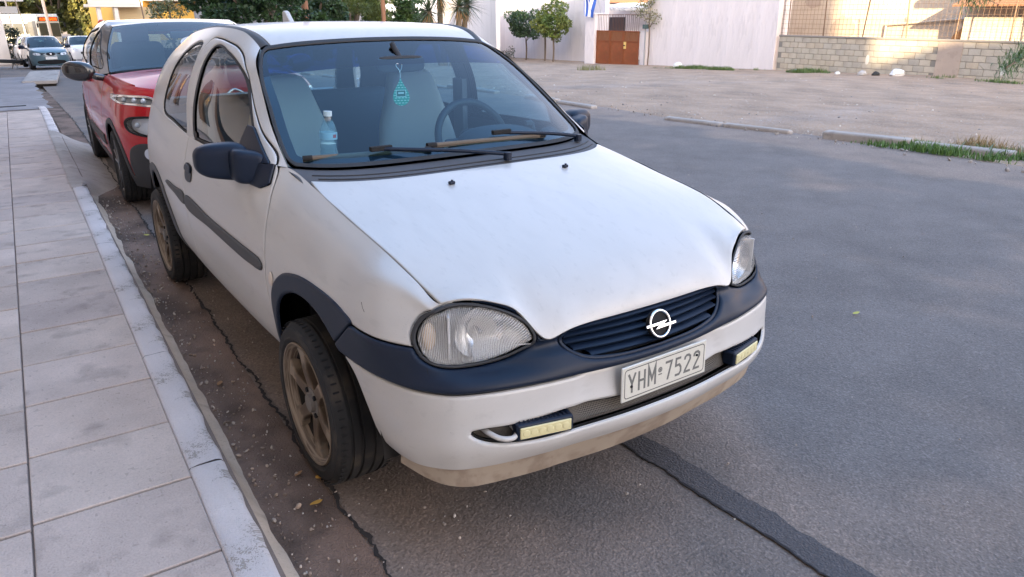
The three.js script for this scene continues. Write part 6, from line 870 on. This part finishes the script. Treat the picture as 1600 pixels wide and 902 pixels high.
{ // ---- city bus turning at the end of the street
  const b = thing('city_bus', 'pale city bus with an orange route display turning at the end of the street', 'bus', [5.0, -1.42, -87], .62); const L = 10.5, w = 2.5, hh = 2.95; part(b, 'body', rbx(w, hh - .35, L, .16, 0, .35 + (hh - .35) / 2, -L / 2, 4), std(.62, .60, .53, .4)); part(b, 'roof', rbx(w - .1, .16, L - .2, .07, 0, hh + .05, -L / 2, 3), std(.66, .68, .66, .5)); part(b, 'skirt', rbx(w - .06, .4, L - .1, .05, 0, .32, -L / 2), std(.06, .06, .06, .7));
  part(b, 'windscreen', rbx(w - .25, 1.3, .06, .08, 0, 1.62, .0, 3), phys(.05, .055, .05, .08, { clearcoat: 1 })); const d = part(b, 'display_box', rbx(w - .3, .42, .07, .04, 0, 2.62, .0), std(.02, .018, .015, .4)); 
  { const c = document.createElement('canvas'); c.width = 256; c.height = 48; const q = c.getContext('2d'); q.fillStyle = '#160600'; q.fillRect(0, 0, 256, 48); q.fillStyle = '#ff8a1a'; for (let x = 6; x < 250; x += 4) for (let y = 8; y < 42; y += 4) if (rnd() < .62 && (x % 28 > 5)) q.fillRect(x, y, 3, 3); const t = new THREE.CanvasTexture(c); t.colorSpace = THREE.SRGBColorSpace; part(b, 'route_display', new THREE.PlaneGeometry(w - .5, .34).translate(0, 2.62, .042), new THREE.MeshStandardMaterial({ color: 0, emissive: RGB(1, .42, .08), emissiveMap: t, emissiveIntensity: 1.6, roughness: .5 })); }
  for (let i = 0; i < 6; i++) for (const s of [-1, 1]) part(b, 'side_window', rbx(.05, 1.0, 1.35, .04, s * (w / 2 - .005), 1.75, -1.1 - i * 1.55), phys(.06, .06, .05, .1, { clearcoat: 1 })); part(b, 'door', rbx(.05, 2.1, 1.1, .04, -w / 2 + .0, 1.4, -.75), phys(.08, .08, .075, .15, { clearcoat: 1 })); part(b, 'side_panel', rbx(.03, .5, 6, .02, w / 2 + .0, .95, -5), std(.42, .38, .30, .5)); for (const s of [-1, 1]) { part(b, 'headlight', cyl(.11, .11, .04, 16).rotateX(Math.PI / 2).translate(s * .95, .75, .01), M.bulb); part(b, 'mirror', merge([rod([s * 1.2, 2.4, 0], [s * 1.5, 2.3, .3], .03, 6), rbx(.16, .4, .1, .04, s * 1.5, 2.05, .3)]), M.gap); for (const z of [-2.0, -7.6]) part(b, 'wheel', cyl(.47, .47, .28, 24).rotateZ(Math.PI / 2).translate(s * 1.12, .47, z), M.tyre2); }
}
// ---------------------------------------------------------------- small things
{ // bottle on the dashboard
  const pr = [[0, 0], [.026, 0], [.031, .006], [.0305, .03], [.0285, .036], [.031, .042], [.0305, .062], [.0285, .068], [.031, .074], [.0305, .094], [.0285, .1], [.0315, .106], [.032, .128], [.0305, .138], [.024, .158], [.015, .176], [.0125, .182], [.0125, .190]].map((p) => new THREE.Vector2(...p));
  const b = thing('water_bottle', 'clear plastic water bottle standing on the dashboard behind the windscreen', 'bottle', [-.462, .966, -.475]); b.rotation.z = -.06; part(b, 'bottle_body', new THREE.LatheGeometry(pr, 36), phys(.86, .92, .94, .05, { transmission: .86, thickness: 0, ior: 1.45 })); part(b, 'cap', cyl(.0155, .0155, .018, 24, 0, .197, 0), phys(.55, .72, .80, .4, { transmission: .4, thickness: 0 })); part(b, 'label', new THREE.CylinderGeometry(.0322, .0322, .026, 36, 1, true).translate(0, .118, 0), phys(.75, .82, .86, .4, { transmission: .4, thickness: 0 })); part(b, 'red_mark', new THREE.CylinderGeometry(.0326, .0326, .012, 12, 1, true, .15, .5).translate(0, .118, 0), std(.55, .08, .07, .5)); part(b, 'water', cyl(.027, .027, .085, 24, 0, .046, 0), glassMat(.93, .97, .98)); }
{ // hanging freshener
  const c = document.createElement('canvas'); c.width = 128; c.height = 192; const q = c.getContext('2d'); q.fillStyle = '#0aa58c'; q.fillRect(0, 0, 128, 192); q.fillStyle = '#c9efe0'; for (let y = 14; y < 190; y += 17) for (let x = 6 + (y % 2) * 9; x < 128; x += 26) q.fillRect(x, y, 17, 5); q.fillStyle = '#0a6f66'; q.fillRect(28, 84, 72, 44); q.strokeStyle = '#d8f5ea'; q.lineWidth = 4; q.strokeRect(28, 84, 72, 44); q.fillStyle = '#d8f5ea'; q.fillRect(42, 98, 44, 10);
  const t = new THREE.CanvasTexture(c); t.colorSpace = THREE.SRGBColorSpace; const s = new THREE.Shape(); s.moveTo(0, .060); s.bezierCurveTo(.010, .030, .034, .010, .034, -.016); s.bezierCurveTo(.034, -.040, .018, -.052, 0, -.052); s.bezierCurveTo(-.018, -.052, -.034, -.040, -.034, -.016); s.bezierCurveTo(-.034, .010, -.010, .030, 0, .060); const g = new THREE.ExtrudeGeometry(s, { depth: .003, bevelEnabled: true, bevelSize: .0008, bevelThickness: .0008, bevelSegments: 1, curveSegments: 20 }), u = g.attributes.uv, p = g.attributes.position; for (let i = 0; i < u.count; i++) u.setXY(i, p.getX(i) / .07 + .5, (p.getY(i) + .055) / .118);
  const f = thing('air_freshener', 'green teardrop air freshener hanging from the interior mirror', 'air freshener', [-.031, 1.193, -.71], -.35); part(f, 'card', g, new THREE.MeshStandardMaterial({ map: t, roughness: .6, side: THREE.DoubleSide })); part(f, 'hook', tube([[0, .058, 0], [0, .085, 0], [-.006, .098, 0], [-.014, .108, 0], [-.012, .118, .0], [-.004, .117, 0]], .0016, 24, 6), std(.75, .75, .76, .4)); part(f, 'string', tube([[0, .085, 0], [.008, .1, 0], [.010, .115, 0]], .0012, 10, 5), std(.75, .75, .76, .4)); }
{ const p = thing('phone_holder', 'small black suction phone holder on the dashboard right of the steering wheel', 'holder', [.555, .975, -.47]); part(p, 'cup', new THREE.SphereGeometry(.055, 24, 12, 0, Math.PI * 2, 0, Math.PI * .6).translate(.02, .0, 0), M.dash); part(p, 'arm', tube([[0, .02, .02], [-.05, .02, .03], [-.09, .05, .03], [-.10, .085, .03], [-.115, .09, .03]], .009, 16, 8), M.dash); part(p, 'clip', rbx(.03, .02, .02, .005, -.12, .085, .03), M.dash); }
// ---- grit, leaves, weeds
const pebble = (() => { const g = new THREE.IcosahedronGeometry(1, 1), p = g.attributes.position; for (let i = 0; i < p.count; i++) { const k = 1 + .35 * n3(p.getX(i) * 1.7, p.getY(i) * 1.7, p.getZ(i) * 1.7); p.setXYZ(i, p.getX(i) * k, p.getY(i) * k * .7, p.getZ(i) * k); } g.computeVertexNormals(); return g; })();
function scatter(name, n, pick, size, cols, label, cat) { const im = new THREE.InstancedMesh(pebble, std(1, 1, 1, .9), n), m = new THREE.Matrix4(), q = new THREE.Quaternion(); for (let i = 0; i < n; i++) { const [x, y, z] = pick(), s = size(); q.setFromEuler(new THREE.Euler(rr(0, 6), rr(0, 6), rr(0, 6))); m.compose(V(x, y + s * .25, z), q, V(s * rr(.7, 1.3), s * rr(.6, 1), s * rr(.7, 1.3))); im.setMatrixAt(i, m); const c = cols[Math.floor(rr(0, cols.length))], v = rr(.75, 1.2); im.setColorAt(i, RGB(c[0] * v, c[1] * v, c[2] * v)); } im.name = numbered(name); scene.add(im); tag(im, label, cat, null, 'stuff'); return im; }
scatter('gravel', 7000, () => { const x = 6.7 + 18 * rnd() ** 1.6, z = rr(-30, 6); return [toX(x, z), H(toX(x, z), z) + .012, z]; }, () => .006 + .017 * rnd() ** 4, [[.42, .36, .31], [.34, .30, .27], [.50, .45, .40], [.24, .22, .21]], 'loose gravel strewn over the lot across the road', 'gravel');
scatter('road_grit', 1900, () => { const z = rr(-6, 2.4), x = rnd() < .55 ? rr(-.98, -.35) : rr(-.35, 4) * 1; return [toX(x, z), H(x, z) + .008, z]; }, () => .0016 + .0042 * rnd() ** 3, [[.34, .29, .25], [.24, .22, .21], [.44, .40, .36]], 'small grit lying on the asphalt and in the gutter', 'grit');
scatter('gutter_grit', 900, () => { const z = rr(-5, 1.6), x = -.99 + .16 * rnd() ** 2; return [toX(x, z), H(x, z) + .009, z]; }, () => .002 + .007 * rnd() ** 3, [[.30, .23, .18], [.22, .17, .14], [.40, .34, .29]], 'crumbled mortar and grit along the kerb foot', 'grit');
{ // fallen leaves in the gutter
  const lm = [std(.55, .30, .05, .7), std(.42, .20, .06, .7), std(.30, .16, .07, .8), std(.45, .42, .08, .7)], lg = (() => { const s = new THREE.Shape(); s.moveTo(0, 0); s.bezierCurveTo(.014, .008, .014, .030, 0, .045); s.bezierCurveTo(-.014, .030, -.014, .008, 0, 0); const g = new THREE.ShapeGeometry(s, 6).rotateX(-Math.PI / 2), p = g.attributes.position; for (let i = 0; i < p.count; i++) p.setY(i, Math.abs(p.getX(i)) * .5 + .004 * Math.sin(p.getZ(i) * 90)); g.computeVertexNormals(); return g; })();
  const spots = [[-.80, .02, 'orange leaf lying in the gutter beside the front wheel', 0], [-.83, .16, 'small yellow orange leaf in the gutter left of the front tyre', 0], [-.86, -.02, 'brown curled leaf in the gutter by the kerb foot', 2], [-.64, .80, 'yellow leaf lying at the bottom edge on the asphalt seam', 3], [-.70, -3.55, 'green yellow leaf at the kerb foot behind the rear wheel', 3], [-.88, -.9, 'dark brown leaf at the kerb foot beside the car sill', 2], [2.05, .25, 'tiny pale leaf on the open asphalt right of the car', 3]];
  spots.forEach(([x, z, lab, k], i) => { const l = solo('fallen_leaf', lg, lm[k], lab, 'leaf', 'fallen leaves'); l.position.set(x, H(x, z) + .012, z); l.rotation.set(rr(-.15, .15), rr(0, 6), rr(-.15, .15)); l.scale.setScalar(rr(.75, 1.1)); }); }
const bladeTuft = (list, h, w, mat, name, label, cat) => { const pos = [], id = []; for (const [x, z, k] of list) { const a = rr(0, 6.3), l = h * k * rr(.5, 1.2), dx = Math.cos(a), dz = Math.sin(a), bend = rr(.2, .8) * l, ww = w * rr(.6, 1.3), y = H(x, z) + .01, b = pos.length / 3; pos.push(x - dz * ww, y, z + dx * ww, x + dz * ww, y, z - dx * ww, x + dx * bend * .4 - dz * ww * .7, y + l * .6, z + dz * bend * .4 + dx * ww * .7, x + dx * bend * .4 + dz * ww * .7, y + l * .6, z + dz * bend * .4 - dx * ww * .7, x + dx * bend, y + l, z + dz * bend); id.push(b, b + 1, b + 2, b + 1, b + 3, b + 2, b + 2, b + 3, b + 4); } const g = new THREE.BufferGeometry(); g.setAttribute('position', new THREE.Float32BufferAttribute(pos, 3)); g.setIndex(id); g.computeVertexNormals(); return solo(name, g, mat, label, cat, null, 'stuff'); };
const near = (n, fx, fz, den) => { const l = []; let t = 0; while (l.length < n && t++ < n * 30) { const z = fz(), x = fx(z); const d = den(x, z); if (rnd() < d) l.push([x, z, .5 + .7 * d]); } return l; };
bladeTuft(near(5200, (z) => 7.0 + .09 * (z + 3.2) + rr(-.05, .75), () => rr(-3.0, 1.2), (x, z) => smooth(-.25, .25, fbm(x * 2, 1, z * 2, 3)) * smooth(-3.0, -2.2, z)), .085, .007, leafMat(.10, .20, .035), 'grass', 'bright green weeds along the far kerb at the right', 'grass');
bladeTuft(near(1500, (z) => 7.35 + .09 * (z + 3.2) + rr(.1, 1.0), () => rr(-2.4, 1.6), (x, z) => smooth(-.1, .3, fbm(x * 2 + 7, 2, z * 2, 3))), .15, .005, leafMat(.34, .24, .11), 'dry_grass', 'dry brown weeds behind the green strip at the right', 'grass');
bladeTuft(near(900, (z) => 7.5 + .09 * (z + 3.2) + rr(-.3, .6), () => rr(-1.9, .8), (x, z) => smooth(.0, .3, fbm(x * 2 + 3, 4, z * 2, 3))), .16, .012, leafMat(.22, .30, .20), 'grey_weed', 'grey green leafy weeds at the right edge', 'weeds');
bladeTuft(near(4500, (z) => { const t = (z + 25) / 20; return 25.3 - .9 * smooth(-17, -4, z) - .35 - rnd() * .8; }, () => rr(-24, -4.5), (x, z) => smooth(.0, .3, fbm(x * .6, 3, z * .55, 3) + .05)), .15, .012, leafMat(.12, .19, .05), 'wall_grass', 'green grass tufts along the foot of the far walls', 'grass');
{ const t = thing('grass_tuft', 'lone dry tuft of grass in the gravel lot', 'grass', [0, 0, 0]); const g = bladeTuft(near(160, () => 19.3 + rr(-.6, .6), () => -22 + rr(-.3, .3), () => 1), .2, .01, leafMat(.22, .22, .09), 'tuft', null, null); g.name = 'blades'; t.add(g); delete g.userData.kind; }
// litter at the foot of the block wall
[[24.0, -11.7, .34, 'white plastic bag lying at the foot of the block wall', 'bag', [.75, .74, .74]], [23.9, -12.9, .24, 'crumpled grey rag by the wall left of the white bag', 'rag', [.45, .42, .40]], [23.9, -12.4, .2, 'black rubbish bag by the wall', 'bag', [.03, .03, .03]], [24.8, -16.2, .16, 'small pale blue bottle by the wall near the corner', 'litter', [.35, .48, .58]], [24.3, -14.1, .15, 'white paper scrap at the wall foot', 'litter', [.7, .7, .68]], [24.9, -22.5, .35, 'flat white scrap lying before the long white wall', 'litter', [.7, .68, .66]]].forEach(([x, z, s, lab, cat, c]) => { const g = new THREE.IcosahedronGeometry(1, 4), p = g.attributes.position; for (let i = 0; i < p.count; i++) { const k = 1 + .55 * fbm(p.getX(i) * 2.2 + x, p.getY(i) * 2.2, p.getZ(i) * 2.2 + z, 4); p.setXYZ(i, p.getX(i) * k, p.getY(i) * k * .75, p.getZ(i) * k); } const g2 = mergeVertices((() => { g.deleteAttribute('normal'); g.deleteAttribute('uv'); return g; })()); g2.computeVertexNormals(); const o = solo('litter', g2, std(...c, .8), lab, cat); o.position.set(x, H(x, z) + s * .25, z); o.scale.setScalar(s * .62); });
{ const o = thing('rubble', 'broken grey boards lying in the weeds at the right edge', 'boards', [8.25, H(8.2, -1.1), -1.05], .4); for (let i = 0; i < 5; i++) { const b = part(o, 'board', rbx(rr(.4, .7), .025, rr(.05, .1), .005), std(.26, .25, .25, .9)); b.position.set(rr(-.1, .25), .04 + i * .03, rr(-.15, .15)); b.rotation.set(rr(-.2, .2), rr(-.6, .6), rr(-.2, .2)); } }
// pine branches hanging in at the upper right
{ const mk = (lab, pos, n, R) => { const t = thing('pine_branch', lab, 'branch', pos); part(t, 'twig', tube([[1.4, .5, 0], [.5, .15, 0], [-.3, 0, 0], [-.9, -.12, .05]], .02, 12, 6), bark); const L = []; for (let i = 0; i < n; i++) { const k = rnd(), o = V(lerp(1.2, -.95, k), lerp(.42, -.12, k), 0).add(dirR().multiplyScalar(R * rnd())), d = dirR(); d.x -= .5; d.y -= .1; d.normalize(); L.push([o, d, V(0, 1, 0.01), rr(.12, .22), .007]); } part(t, 'needles', leafGeo(L), leafMat(.07, .15, .035)); };
  mk('dark green pine branch hanging in at the top right corner', [13.75, 1.86, -4.6], 2600, .30); mk('pine branch tip at the right edge before the block wall', [14.55, .66, -4.15], 1500, .28); }
scene.traverse((o) => { if (o.isMesh) { o.castShadow = true; o.receiveShadow = true; } });
renderer.render(scene, camera);
